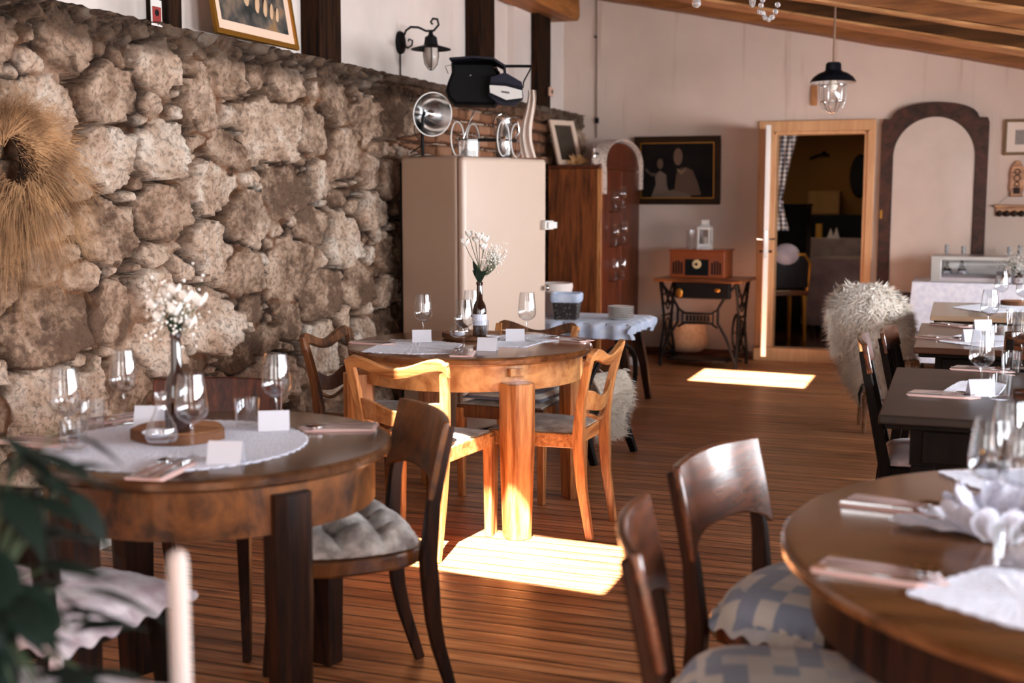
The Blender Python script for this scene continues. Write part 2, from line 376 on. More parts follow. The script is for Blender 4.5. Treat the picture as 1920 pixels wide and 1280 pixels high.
# rafters (run down the slope, along x)
def rough_beam(b,x0,x1,y0,y1,h,drop=0,seed=0):
    rnd=random.Random(seed); n=26; rings=[]
    for i in range(n+1):
        x=x0+(x1-x0)*i/n; z=zb(x)-drop; j=lambda a=.006: rnd.uniform(-a,a)
        rings.append([(x,y0+j(),z+j()),(x,y1+j(),z+j()),(x,y1+j(),z+h),(x,y0+j(),z+h)])
    b.loft(rings)
RY=[(10.55,10.785,.149),(9.36,9.62,.149),(8.43,8.57,.149),(7.46,7.60,.149),(6.4,6.52,.149),(5.4,5.52,.149),(4.3,4.42,.149),(3.3,3.42,.149),(2.2,2.32,.149),(1.1,1.22,.149),(0,.12,.15)]
for i,(a,c,h) in enumerate(RY):
    b=B(); rough_beam(b,-3.412,XR-.006,a,c,h,0,i); o=b.done('rafter',W['beam'] if i in(0,2) else W['beam_dark']); bt=B(); rough_beam(bt,-3.412,XR-.006,a+.01 if i else a-.01,c-.01 if i!=1 else c+.10,.02,.0215,50+i); bt.done('lit_underside',W['lit_strip'],o) if i else None;  # added strips paint the lit undersides; darker bodies paint the shaded sides
    tag(o,('hewn timber rafter lying along the top of the back wall' if i==0 else ['','broad rough rafter nearest the back wall','hewn rafter that the caged pendant lamp hangs from','hewn rafter in front of the one holding the pendant lamp'][i] if i<4 else 'hewn sloping rafter nearer the camera, above the view'),'rafter','hewn rafters under the sloping ceiling')
# wall plate beam + posts above the stone wall
b=B(); e=ony(1092,40,9.3)
P1=onx(1075,43,-3.2); 
b.sweep([(-3.25,YF,P1.z+.12),(-3.25,4,P1.z+.12),(-3.25,P1.y-.1,P1.z+.12),(-3.25,P1.y+.02,P1.z+.14)],[.26,.26,.25,.2],[.24,.24,.24,.18])
tag(b.done('timber_beam',W['beam_y'],bevel=.012),'thick honey timber beam with a rounded end along the top of the left wall','beam')
def post(px0,px1,lab,xx=-3.30,d=.12):
    y0=onx(px1,80,xx).y; y1=onx(px0,80,xx).y
    yy0,yy1=min(y0,y1),max(y0,y1); wd=max(.1,(yy1-yy0)*.72)
    o=B().sweep([(xx-.06,yy0+wd/2,2.13),(xx-.06,yy0+wd/2+.006,2.6),(xx-.06,yy0+wd/2,3.1)],d,wd).done('timber_post',W['post'],bevel=.006)
    tag(o,lab,'post','timber posts above the stone wall')
post(318,350,'dark timber post on the ledge left of the leaning gilt-framed print'); post(600,655,'dark timber post on the ledge between the framed print and the wall lantern')
post(900,938,'dark timber post behind the black pram'); post(1008,1042,'dark timber post under the end of the thick beam')
# white plaster strips beside the posts
struct(B().b2((XU,onx(960,60,-3.38).y,2.15),(-3.36,onx(1008,60,-3.38).y,3.1)).done('trim_3',PLW))
# baseboards
struct(B().b2((-3.235,2.3,0),(-3.195,6.2,.09)).done('baseboard_left',white,bevel=.004))
struct(B().b2((-3.2,YB-.02,0),(DX0-.13,YB,.07)).done('baseboard_back',W['walnut_x']))
# ---------------- stone wall ----------------
def vnoise(x,y,seed):
    rs=np.random.RandomState(seed); T=rs.rand(256,256)
    xi=np.floor(x).astype(int); yi=np.floor(y).astype(int); fx=x-xi; fy=y-yi; fx=fx*fx*(3-2*fx); fy=fy*fy*(3-2*fy)
    g=lambda a,b:T[a%256,b%256]
    return (g(xi,yi)*(1-fx)+g(xi+1,yi)*fx)*(1-fy)+(g(xi,yi+1)*(1-fx)+g(xi+1,yi+1)*fx)*fy
def fbm(x,y,s,seed,o=4):
    t=0;a=1;n=0
    for i in range(o): t=t+a*vnoise(x*s+17*i,y*s+9*i,seed+i); n+=a; a*=.5; s*=2.03
    return t/n-.5
Y0,Y1,HT=2.4,YB,2.14; ST=.0085
ny=int((Y1-Y0)/ST); nz=int((HT+.3)/ST)
yv=np.linspace(Y0,Y1,ny+1); tv=np.linspace(0,HT+.3,nz+1); Yg,Tg=np.meshgrid(yv,tv,indexing='ij')
rs=np.random.RandomState(11); S=[]
def ok(y,z,r):
    for (a,b_,c,k) in S:
        if ((y-a)/1.5)**2+(z-b_)**2<(.80*(r+c))**2: return False
    return True
# bricks in the upper far part
BR0,BR1=6.7,9.6; bricks=[]
for r in range(6):
    z=2.06-.088*r; y=BR0+(r%2)*.12+ .15*rs.rand()
    while y<BR1:
        L=rs.choice([.13,.24,.24,.26]); bricks.append((y+L/2,z,L/2-.008,.036)); y+=L+.012
bzone=lambda y,z:(y>BR0+.9*abs(np.sin(z*9))) & (y<BR1+.2) & (z>1.58+.12*np.sin(y*5))
for rad,num in((.15,600),(.11,1400),(.08,2200),(.055,3500),(.035,6000),(.022,5000)):
    for _ in range(num):
        y=rs.uniform(Y0-.1,Y1+.1); z=rs.uniform(-.05,HT+.03); r=rad*rs.uniform(.85,1.25)
        if bzone(y,z): continue
        if z>2.0 and r>.035: continue
        if ok(y,z,r): S.append((y,z,r,rs.rand()))
S=np.array(S,dtype=np.float32)
wy=Yg+.055*fbm(Yg,Tg,7,3)+.025*fbm(Yg,Tg,22,31); wz=Tg+.055*fbm(Yg,Tg,7,5)+.025*fbm(Yg,Tg,22,51)
F1=np.full(Yg.shape,9.,np.float32); F2=F1.copy(); ID=np.zeros(Yg.shape,int)
for k,(a,b_,c,q) in enumerate(S):
    i0=max(0,int((a-4.2*c-.1-Y0)/ST)); i1=min(ny+1,int((a+4.2*c+.1-Y0)/ST)+1); j0=max(0,int((b_-2.8*c-.1)/ST)); j1=min(nz+1,int((b_+2.8*c+.1)/ST)+1)
    if i1<=i0 or j1<=j0: continue
    ex=1.15+.75*((k*37)%10)/10
    dy=np.abs((wy[i0:i1,j0:j1]-a)/ex); dz=np.abs(wz[i0:i1,j0:j1]-b_); d=((dy**2.6+dz**2.6)**(1/2.6)-c*.35)/ (c*.65)
    f1=F1[i0:i1,j0:j1]; f2=F2[i0:i1,j0:j1]; idd=ID[i0:i1,j0:j1]
    m1=d<f1; f2[:]=np.where(m1,f1,np.minimum(f2,d)); idd[m1]=k; f1[:]=np.where(m1,d,f1)
q=S[ID]; edge=np.clip((F2-F1),0,3)*np.minimum(q[...,2]*4,.6)*1.0
ss=lambda x,a,b:(lambda t:t*t*(3-2*t))(np.clip((x-a)/(b-a),0,1))
stone=ss(edge,.03,.16)
rr=q[...,2]; rnd=q[...,3]
dome=np.sqrt(np.clip(1-np.clip(F1/1.8,0,1)**2,0,1))
tilt=((wy-q[...,0])*(np.sin(rnd*40)*.45)+(wz-q[...,1])*(np.cos(rnd*57)*.4-.12))
H=stone*(.020+.05*np.minimum(rr,.13)+.022*(rnd-.4))+stone*(dome*.012+.42*tilt)-.045
ridg=1-np.abs(fbm(Yg,Tg,9,71,5))*3.2
H+=stone*(.030*(ridg-.6)+.030*fbm(Yg,Tg,24,81,5))+ .016*fbm(Yg,Tg,44,91,3)
pits=ss(fbm(Yg,Tg,16,61,3),.16,.26); H-=stone*pits*.020
mortar=1-stone; low=ss(fbm(Yg,Tg,4.5,15,3),-.05,.12); H-=mortar*(.085*low-.012)
brick=np.zeros(Yg.shape,np.float32)
for (a,b_,hl,hh_) in bricks:
    dd=np.maximum((np.abs(wy*.35+Yg*.65-a)-hl),(np.abs(wz*.35+Tg*.65-b_)-hh_)); inn=ss(-dd,-.003,.009)*bzone(Yg,Tg)
    tone=((a*13.7)%1)
    H=np.where(bzone(Yg,Tg)&(inn>0),-.005+inn*(.03+.02*tone)+.008*fbm(Yg,Tg,30,5,3),H); brick=np.maximum(brick,inn*(.4+.6*tone))
far=bzone(Yg,Tg)&(brick<.02); H=np.where(far,-.015+.01*fbm(Yg,Tg,30,8,3),H)
# crumbly dark top course
topm=ss(Tg+.10*fbm(Yg,Tg,5,44,3),1.98,2.06)*(1-ss(Yg,7.2,7.6)*.0)
H=np.where(Tg>HT,0,H)
over=np.clip(Tg-HT,0,None)
rnd_top=np.clip((HT-Tg)/.03,0,1); H=H*(.4+.6*rnd_top)
XX=XL+H; XX=np.where(Tg>HT,XL+.01-over,XX); ZZ=np.where(Tg>HT,HT+.018*fbm(Yg,Tg,20,3,3)+.004,Tg)
XX=XX-.04*ss(Yg,10.3,10.7)*0
verts=np.stack([XX,Yg,ZZ],-1).reshape(-1,3)
idx=np.arange((ny+1)*(nz+1)).reshape(ny+1,nz+1)
fc=np.stack([idx[:-1,:-1],idx[1:,:-1],idx[1:,1:],idx[:-1,1:]],-1).reshape(-1,4)
me=bpy.data.meshes.new('wall_left'); me.vertices.add(len(verts)); me.vertices.foreach_set('co',verts.ravel().astype(np.float32))
me.loops.add(fc.size); me.loops.foreach_set('vertex_index',fc.ravel().astype(np.int32)); me.polygons.add(len(fc)); me.polygons.foreach_set('loop_start',(np.arange(len(fc))*4).astype(np.int32))
try: me.polygons.foreach_set('loop_total',np.full(len(fc),4,np.int32))
except Exception: pass
me.update(calc_edges=True); me.validate(); me.polygons.foreach_set('use_smooth',[True]*len(fc))
def attr(n,a): 
    x=me.attributes.new(n,'FLOAT','POINT'); x.data.foreach_set('value',np.ascontiguousarray(a.reshape(-1),np.float32))
attr('tone',rnd); attr('mortar',np.clip(mortar,0,1)*(1-(brick>0))); attr('crevice_shade',mortar*low*(1-(brick>0))); attr('brick',brick); attr('dirt',topm)
m=M('rubble_stone'); co=m.coord(obj='world')
def at(n): x=m.new('ShaderNodeAttribute',attribute_name=n); return x.outputs['Fac']
n1=m.noise(co,7,6,.65); n2=m.noise(co,45,4,.6)
base=m.ramp(m.math('ADD',m.math('MULTIPLY',n1,.75),m.math('MULTIPLY',at('tone'),.25)),[(.38,srgb(118,92,74)),(.46,srgb(176,144,120)),(.57,srgb(216,186,162)),(.70,srgb(240,222,204))])
base=m.mix(m.math('MULTIPLY',m.ramp(n2,[(.48,(0,0,0,1)),(.62,(1,1,1,1))]),.55),base,srgb(96,70,54))
sp=m.ramp(m.noise(co,3.2,4),[(.55,(0,0,0,1)),(.72,(1,1,1,1))]); base=m.mix(m.math('MULTIPLY',sp,.25),base,srgb(92,74,64))
mort=m.ramp(m.noise(co,6,5),[(.40,srgb(46,28,18)),(.52,srgb(124,82,54)),(.66,srgb(182,150,126))])
base=m.mix(at('mortar'),base,mort); base=m.mix(m.math('MULTIPLY',at('crevice_shade'),.75),base,srgb(34,20,13))  # crevice shade painted dark where the joints are recessed
bc=m.ramp(m.math('ADD',m.math('MULTIPLY',at('brick'),.7),m.math('MULTIPLY',n1,.3)),[(.3,srgb(98,62,42)),(.6,srgb(158,108,78)),(.9,srgb(196,152,122))])
base=m.mix(m.math('GREATER_THAN',at('brick'),.02),base,bc)
base=m.mix(m.math('MULTIPLY',at('dirt'),.8),base,m.ramp(n2,[(.4,srgb(48,34,26)),(.65,srgb(104,80,62))]))
m.set(base,.93,spec=.25); m.bump(m.math('ADD',m.noise(co,38,7,.75),m.math('MULTIPLY',n2,.5)),.022,.9); me.materials.append(m.mat)
wl=bpy.data.objects.new('wall_left',me); COL.objects.link(wl); struct(wl)
# ---------------- door, frame, threshold ----------------
fo=[ony(1425,230,YB),ony(1643,228,YB)]
b=B(); yv=YB-.035
b.b2((fo[0].x,yv,0),(DX0,YB,DZ+.0)); b.b2((DX1,yv,0),(fo[1].x,YB,DZ)); b.b2((fo[0].x,yv,DZ),(fo[1].x,YB,2.06))
b.b2((DX0-.001,YB-.02,.10),(DX0+.025,YB+.15,DZ)); b.b2((DX1-.025,YB-.02,.10),(DX1+.001,YB+.15,DZ)); b.b2((DX0,YB-.02,DZ-.03),(DX1,YB+.15,DZ))
struct(b.done('trim_1',W['trim'],bevel=.006))
struct(B().b2((DX0-.12,YB-.11,0),(DX1+.12,YB-.001,.115)).done('trim_2',W['trim'],bevel=.006))
hinge=V(DX0-.05,YB-.06,.12)
endp=onz(1432,684,.125); dv=endp-hinge; dv.z=0; dv=dv.normalized()*.74
e=empty('door_1',(hinge.x,hinge.y,.125),math.atan2(dv.y,dv.x)); e['kind']='structure'; e['label']='white door leaf standing open towards the room'
b=B(); b.b2((0,-.02,0),(.74,.02,1.86)); b.done('door_leaf',plain('white_door_paint',(236,228,222),.4,coat=.2),e,bevel=.004)
for s in(-1,1):
    b=B(); 
    for z0,z1 in((.18,.85),(1.0,1.74)):
        for a,c in(((.12,z0),(.62,z0+.03)),((.12,z1),(.62,z1+.03)),((.12,z0),(.15,z1)),((.59,z0),(.62,z1+.03))): b.b2((a[0],s*.02,a[1]),(c[0],s*.026,c[1]))
    b.done('panel_moulding',W['trim'],e)
b=B(); b.b2((.738,-.012,.80),(.744,.012,1.02)); b.done('lock_plate',steel,e)
b=B()
for s in(-1,1): b.tube([(.68,s*.02,.95),(.68,s*.065,.95),(.58,s*.07,.95)],.008)
for s in(-1,1): b.tube([(.68,s*.02,.85),(.68,s*.05,.85)],.011)
b.done('door_handle',chrome,e,True)
# ---------------- room beyond the door ----------------
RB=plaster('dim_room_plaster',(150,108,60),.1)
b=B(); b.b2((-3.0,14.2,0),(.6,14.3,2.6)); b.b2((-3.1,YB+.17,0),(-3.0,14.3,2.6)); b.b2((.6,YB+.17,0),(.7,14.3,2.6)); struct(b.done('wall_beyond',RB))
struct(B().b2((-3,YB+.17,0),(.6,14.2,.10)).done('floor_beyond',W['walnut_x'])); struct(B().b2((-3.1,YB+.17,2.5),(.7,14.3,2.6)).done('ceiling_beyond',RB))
# ---------------- furniture builders ----------------
def lerp(a,b,t): return a+(b-a)*t
def wavy_chair(name,label,wz,wx,wb,seatm,cat='dining chair',H=.80):
    t=empty(name,label=label,cat=cat)
    def sy(z):   # rear stile y by height
        return float(np.interp(z,[0,.22,.42,.55,.70,.80],[-.235,-.20,-.185,-.195,-.225,-.255]))
    def sxx(z): return float(np.interp(z,[0,.42,.80],[.163,.172,.206]))
    for s in(-1,1):
        b=B(); zs=[0,.10,.22,.32,.42,.50,.58,.66,.74,.785]
        b.sweep([(s*sxx(z),sy(z),z) for z in zs],[.030,.032,.034,.036,.038,.036,.034,.034,.034,.034],[.030,.034,.040,.046,.050,.042,.036,.032,.030,.028],(1,0,0))
        b.done('rear_leg',wz,t,bevel=.004)
    for s in(-1,1):
        B().sweep([(s*.205,.185,0),(s*.205,.185,.43)],[.030,.042],[.030,.042],(1,0,0)).done('front_leg',wz,t,bevel=.003)
    def rail(name,zt,zbm,hw,th,bow,m,n=22):
        def fn(u,v):
            x=lerp(-hw,hw,u); s=abs(x)/hw; z=lerp(zbm(s),zt(s),v); y=sy(z)-bow*(1-s*s)
            return (x,y,z),(0,1,.12)
        B().board(fn,n,4,th).done(name,m,t,True,bevel=.004)
    w=lambda s:.5-.5*math.cos(PI*min(1,s*1.15))
    rail('top_rail',lambda s:H-.042+.044*w(s)-.035*max(0,s-.88)/.12,lambda s:H-.085+.040*w(s)-.03*max(0,s-.9)/.1,.222,.026,.02,wx)
    rail('back_slat',lambda s:H-.215+.040*w(s),lambda s:H-.280+.020*w(s),.183,.014,.03,wb)
    rail('thin_slat',lambda s:H-.305+.036*w(s),lambda s:H-.322+.036*w(s),.178,.013,.03,wx)
    b=B(); b.prism([(-.19,-.17),(.19,-.17),(.222,.205),(-.222,.205)],.385,.445); b.done('seat_frame',wx,t,bevel=.004)
    b=B()
    def seat(u,v):
        x=lerp(-1,1,u)*lerp(.165,.205,v); y=lerp(-.165,.19,v); z=.448+.016*(1-(2*u-1)**4)*(1-(2*v-1)**4)
        return (x,y,z),(0,0,1)
    b.board(seat,12,12,.006); b.done('seat_pad',seatm,t,True)
    return t
def deco_chair(name,label,wz,wp,cat='dining chair',edge=None,shape='curve',H=.80,seatw=None):
    t=empty(name,label=label,cat=cat)
    def sy(z): return float(np.interp(z,[0,.2,.42,.58,.70,.82],[-.265,-.205,-.185,-.20,-.225,-.255]))
    for s in(-1,1):
        zs=[0,.08,.16,.24,.34,.42,.50,.58,.66,.74,.79]
        B().sweep([(s*(.165+.035*z/.8),sy(z),z) for z in zs],[.026,.03,.032,.034,.036,.036,.034,.032,.028,.026,.024],[.030,.034,.038,.042,.048,.048,.042,.036,.032,.028,.024],(1,0,0)).done('rear_leg',wz,t,True,bevel=.005)
        B().sweep([(s*.19,.20,0),(s*.185,.18,.2),(s*.18,.165,.42)],[.024,.032,.040],[.026,.034,.042],(1,0,0)).done('front_leg',wz,t,bevel=.004)
    hw=.218
    def fn(u,v):
        x=lerp(-hw,hw,u); s=x/hw; zt=H+.010-.004*s*s; zb_=H-.165-(.045*s**4) ; z=lerp(zb_,zt,v)
        return (x,sy(z)-.035*(1-s*s)+.02,z),(0,1,.15)
    B().board(fn,20,6,.02).done('back_panel',wp,t,True,bevel=.006,auto=50)
    pts=[]
    for k in range(28):
        a=2*PI*k/28; c,s=math.cos(a),math.sin(a); r=.205*(abs(c)**3+abs(s)**3)**(-1/3); pts.append((r*c*(1.0+.06*s),r*s))
    B().prism(pts,.40,.445).done('seat',wp if seatw is None else seatw,t,bevel=.008)
    return t
def tall_chair(name,label,wz,wp,H=.90,cut=True,cat='dining chair'):
    t=empty(name,label=label,cat=cat)
    def sy(z): return float(np.interp(z,[0,.43,H],[-.235,-.185,-.285]))
    for s in(-1,1):
        B().sweep([(s*.19,sy(z),z) for z in(0,.2,.43,.66,H-.04)],[.03,.034,.036,.034,.03],[.034,.04,.044,.036,.028],(1,0,0)).done('rear_leg',wz,t,bevel=.004)
        B().sweep([(s*.19,.19,0),(s*.19,.185,.43)],[.03,.04],[.03,.04],(1,0,0)).done('front_leg',wz,t,bevel=.003)
        B().sweep([(s*.19,-.2,.2),(s*.19,.18,.2)],.018,.026,(1,0,0)).done('side_stretcher',wz,t)
    def fn(u,v):
        x=lerp(-.21,.21,u); s=x/.21; z=lerp(H-.12,H-.012*s*s,v); return (x,sy(z)-.02*(1-s*s)+.012,z),(0,1,.2)
    B().board(fn,14,4,.02).done('top_rail',wp,t,True,bevel=.005)
    if cut:
        for k in(-1,0,1):
            B().sweep([(k*.095,sy(z)-.01,z) for z in(.47,.6,.7,H-.11)],[.05,.035,.035,.05],.012,(1,0,0)).done('back_slat',wz,t,bevel=.003)
        B().sweep([(-.19,sy(.5),.5),(.19,sy(.5),.5)],.02,.03,(0,1,0)).done('cross_rail',wz,t,bevel=.003)
    B().prism([(-.2,-.2),(.2,-.2),(.22,.21),(-.22,.21)],.40,.445).done('seat',wz,t,bevel=.006)
    return t
def cushion(name,label,mat,w=.40,d=.38,h=.045,lumps=0,frill=0,tuft=0,group=None,cat='seat cushion',seed=0,tails=0,round_=False,puffs=0):
    rnd=random.Random(seed); N=34; T=[[None]*(N+1) for _ in range(N+1)]; Bm=[[None]*(N+1) for _ in range(N+1)]
    cs=[(rnd.uniform(-.8,.8),rnd.uniform(-.8,.8)) for _ in range(9)]; b=B()
    for i in range(N+1):
        for j in range(N+1):
            u,v=2*i/N-1,2*j/N-1
            if round_: 
                x_=u*math.sqrt(1-v*v/2); y_=v*math.sqrt(1-u*u/2); k=.62; uu,vv=lerp(u,x_,k),lerp(v,y_,k)
            else: uu,vv=u,v
            e=max(0,(1-u**4)*(1-v**4))**.45
            z=h*e
            if tuft: z-=tuft*h*sum(math.exp(-((u-a)**2+(v-c)**2)/.035) for a in(-.5,0,.5) for c in(-.5,0,.5))*e*.7
            if puffs: z=h*e*(.42+.95*abs(math.cos(1.5*PI*u*1.0))**.6*abs(math.cos(1.5*PI*v))**.6)
            if lumps:
                for a,c in cs: z+=lumps*math.exp(-((u-a)**2+(v-c)**2)/.06)*e
            z+=rnd.uniform(-.002,.002)*(1 if lumps else .4)
            er=1+(.012*math.sin(i*1.9)*(abs(v)>.97)+.012*math.sin(j*1.9)*(abs(u)>.97))*(3 if frill else 1)
            x,y=uu*w/2*er,vv*d/2*er
            T[i][j]=b.v((x,y,max(z,.004)+.002)); Bm[i][j]=b.v((x,y,.0015)) if 0<i<N and 0<j<N else None
    F=b.bm.faces.new
    for i in range(N):
        for j in range(N): F([T[i][j],T[i+1][j],T[i+1][j+1],T[i][j+1]])
    ring=[T[i][0] for i in range(N+1)]+[T[N][j] for j in range(1,N+1)]+[T[i][N] for i in range(N-1,-1,-1)]+[T[0][j] for j in range(N-1,0,-1)]
    bot=[b.v((v.co.x*.97,v.co.y*.97,.001)) for v in ring]; n=len(ring)
    for i in range(n): F([ring[i],ring[(i+1)%n],bot[(i+1)%n],bot[i]])
    F(bot[::-1])
    for r in Bm:
        for v in r:
            if v: b.bm.verts.remove(v)
    o=b.done(name,mat,None,True,auto=80)
    if frill:   # a ruffled edge
        f=B(); m=120; 
        pts=[(v.x,v.y) for v in []]
        def edge(t):
            a=t*4; s=int(a)%4; q=a-int(a); L=[(-1,-1),(1,-1),(1,1),(-1,1),(-1,-1)]
            u=lerp(L[s][0],L[s+1][0],q); v=lerp(L[s][1],L[s+1][1],q)
            if round_: x_=u*math.sqrt(1-v*v/2); y_=v*math.sqrt(1-u*u/2); u,v=lerp(u,x_,.62),lerp(v,y_,.62)
            return u*w/2,v*d/2
        def fn(u,v):
            x,y=edge(u); k=1+.0*v; wv=math.sin(u*2*PI*26)
            return (x*(.98+.10*v),y*(.98+.10*v),.012-.022*v*(1 if v else 0)+.008*wv*v+.006),(0,0,1)
        f.board(fn,208,2,.003).done('ruffle',frill if not isinstance(frill,int) else mat,o,True)
    for k in range(tails):
        f=B(); f.sweep([(w/2*.9,-d/2*.9,.01),(w/2*.98,-d/2*1.05,-.01),(w/2*1.02,-d/2*1.1,-.06),(w/2*1.0,-d/2*1.12,-.11)],[.01,.03,.04,.05],.006,(1,0,0)); f.done('tie',mat,o)
    return tag(o,label,cat,group)
def round_table(name,label,R_,topm,apm,legm,legs,h=.76,ap=(.615,.722),tt=.034,lw=.11,peg=None,apr=.045,legtop=.64,wood2=None):
    t=empty(name,label=label,cat='table')
    B().lathe([(0,h-tt),(R_-.012,h-tt),(R_,h-tt+.008),(R_,h-.010),(R_-.006,h-.003),(R_-.02,h),(0,h)],96).done('tabletop',topm,t,True,auto=30)
    B().lathe([(R_-apr-.02,ap[0]),(R_-apr,ap[0]),(R_-apr,ap[1]),(R_-apr-.02,ap[1]),(R_-apr-.02,ap[0])],96,caps=False).done('apron',apm,t,True,auto=30)
    for a,r in legs:
        a=R(a); b=B(); b.m=Matrix.Translation((r*math.cos(a),r*math.sin(a),0))@Matrix.Rotation(a,4,'Z')
        q=lw/2; oc=[(q,-q*.55),(q,q*.55),(q*.6,q),(-q*.8,q),(-q*.8,-q),(q*.6,-q)]
        b.loft([[(x*.82,y*.82,0) for x,y in oc],[(x,y,legtop*.6) for x,y in oc],[(x,y,legtop) for x,y in oc]]); b.done('leg',legm,t,bevel=.004)
    if peg:
        a=R(peg); b=B(); b.m=Matrix.Translation(((R_-apr)*math.cos(a),(R_-apr)*math.sin(a),.695))@Matrix.Rotation(a,4,'Z'); b.box((.012,0,0),(.03,.06,.034)); b.done('runner_end',apm,t,bevel=.003)
    return t
# ---------------- tables ----------------
MT=V(-2.045,5.09,0); LT=V(-1.87,2.79,0); RT=V(.47,2.48,0)
t=round_table('round_table','honey-coloured round wooden table in the sun, standing before the cream fridge',.55,W['top_mid'],W['honey_burl'],W['honey_z'],[(-47,.535),(43,.52),(133,.52),(223,.52)],peg=-47,lw=.125,legtop=.655); t.location=MT
t=round_table('round_table','dark burl round table at the left with a big white lace doily and wooden slab',.478,W['dark_top'],W['walnut_burl'],W['walnut_z'],[(-32,.42),(76,.43),(160,.41),(248,.41)],lw=.10,legtop=.70,ap=(.60,.722)); t.location=LT
t=round_table('round_table','large brown round table at the right edge with pink napkins and a white lace bow',.78,W['oak_top'],W['walnut_z'],W['walnut_z'],[(170,.66),(80,.66),(-10,.66),(260,.66)],lw=.10,legtop=.70,apr=.06,tt=.03); t.location=RT
# ---------------- chairs round the middle table ----------------
cA=wavy_chair('dining_chair','honey wavy-back chair seen from behind, at the near side of the sunlit table',W['honey_z'],W['honey_x'],W['honey_burl'],taps)
put(cA,(-2.01,4.50,0),R(-2))
place_=lambda lab,loc,rz:dup(cA,loc,rz,lab)
cB=place_('honey wooden wavy-back chair seen from its side, right of the sunlit round table',(-1.615,4.94,0),R(88))
def recol(root,mp):
    def go(o):
        if o.type=='MESH' and o.data.materials and o.data.materials[0] in mp:
            o.data=o.data.copy(); o.data.materials[0]=mp[o.data.materials[0]]
        for c in o.children: go(c)
    go(root)
dk={W['honey_z']:W['walnut_z'],W['honey_x']:W['walnut_x'],W['honey_burl']:W['walnut_x']}
MIDW=wood('mid_walnut',(58,32,16),(116,70,38),'z',.3,.4)  # medium walnut for the darker chairs left of and behind the table
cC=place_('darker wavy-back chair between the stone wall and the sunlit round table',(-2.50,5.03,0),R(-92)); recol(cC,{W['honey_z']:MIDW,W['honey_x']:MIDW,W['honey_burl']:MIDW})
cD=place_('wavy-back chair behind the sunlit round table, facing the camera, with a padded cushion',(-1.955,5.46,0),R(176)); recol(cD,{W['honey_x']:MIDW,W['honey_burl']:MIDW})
cu=cushion('seat_cushion','blue and cream striped tufted cushion on the chair behind the sunlit table',cloth('ticking_cushion',(90,92,104),(190,180,166),'stripe',30),.40,.38,.045,tuft=.5,seed=3); put(cu,(-1.955,5.47,.470),R(176))
# ---------------- dark chairs ----------------
dchair=deco_chair('dining_chair','dark burl-backed chair with a grey plush cushion, right side of the left table',W['walnut_z'],W['walnut_burl'])
fF=V(-.75,-.66); put(dchair,(-1.60,3.03,0),face(fF))
cu=cushion('seat_cushion','grey tufted sheepskin-like cushion on the dark chair right of the left table',fluffy,.40,.39,.055,lumps=.012,seed=5,round_=True,puffs=1); put(cu,(-1.60,3.03,.447),face(fF))
cH=dup(dchair,(-2.235,3.255,0),face((.30,-.95)),'reddish brown wide-backed chair behind the left table, in front of the stone wall'); recol(cH,{W['walnut_burl']:W['red_x']})
cG=dup(dchair,(-1.99,2.27,0),R(-4),'very dark chair with a white-pink cushion at the lower left'); recol(cG,{W['walnut_burl']:W['black_z'],W['walnut_z']:W['black_z']})
cu=cushion('seat_cushion','white and pink quilted cushion on the blurred chair at the lower left',pinkish,.46,.42,.06,lumps=.02,seed=8,tails=1,frill=1); put(cu,(-1.98,2.27,.447),R(-4))
fJ=V(1,-.27); cJ=dup(dchair,(-.30,2.83,0),face(fJ),'dark chair with a shiny brown back panel, left of the large right table'); recol(cJ,{W['walnut_burl']:W['walnut_x']})
cu=cushion('seat_cushion','blue patchwork ruffled cushion on the chair with the shiny brown back',patch,.44,.42,.085,frill=1,seed=9,round_=True); put(cu,(-.27,2.83,.447),face(fJ))
fK=V(.99,.20); cK=dup(dchair,(-.315,2.25,0),face(fK),'nearest dark chair seen edge-on at the bottom right, its back panel turned away'); recol(cK,{W['walnut_burl']:W['walnut_x']})
cu=cushion('seat_cushion','blue patchwork cushion on the nearest edge-on chair at the bottom right',patch,.44,.42,.08,frill=1,seed=10,round_=True); put(cu,(-.27,2.255,.447),face(fK))
# ---------------- desks at the right ----------------
def desk(label,x0,x1,y0,y1,h=.76,inset=.09,drawer=True,mt=None):
    t=empty('desk_table',((x0+x1)/2,(y0+y1)/2,0),label=label,cat='table',group=None); hx,hy=(x1-x0)/2,(y1-y0)/2
    b=B(); b.b2((-hx,-hy,h-.028),(hx,hy,h)); b.done('tabletop',mt or W['desk_top'],t,bevel=.006)
    b=B(); b.b2((-hx+.02,-hy+.02,h-.045),(hx-.02,hy-.02,h-.0285)); b.done('top_moulding',W['black_z'],t,bevel=.005)
    b=B(); b.b2((-hx+inset,-hy+inset,h-.165),(hx-inset,hy-inset,h-.0455)); b.done('apron',W['black_z'],t)
    for sx_ in(-1,1):
        for sy_ in (-1,1):
            cx,cy=sx_*(hx-inset-.04),sy_*(hy-inset-.04); B().sweep([(cx,cy,0),(cx,cy,h-.166)],[.04,.07],[.04,.07],(1,0,0)).done('leg',W['black_z'],t,bevel=.004)
    b=B(); b.b2((-hx+inset+.05,-hy+inset+.03,.08),(hx-inset-.05,-hy+inset+.06,h-.166)); b.done('modesty_panel',W['black_z'],t)
    for sx_ in(-.5,.5):
        d=B(); d.b2((sx_*hx-.17,-hy+inset-.012,h-.155),(sx_*hx+.17,-hy+inset-.0005,h-.055)); d=d.done('drawer',W['black_z'],t,bevel=.003)
        B().sphere((sx_*hx,-hy+inset-.022,h-.105),.011).done('knob',gold,d,True)
    return t
desk('dark desk-like table at the right, closest of the three in the row',-.205,.98,3.80,4.92)
desk('brown desk-like table in the middle of the row at the right',-.165,1.0,5.60,6.72,mt=wood('mid_desk_top',(60,34,22),(92,56,36),'x',.3,.3,.3))
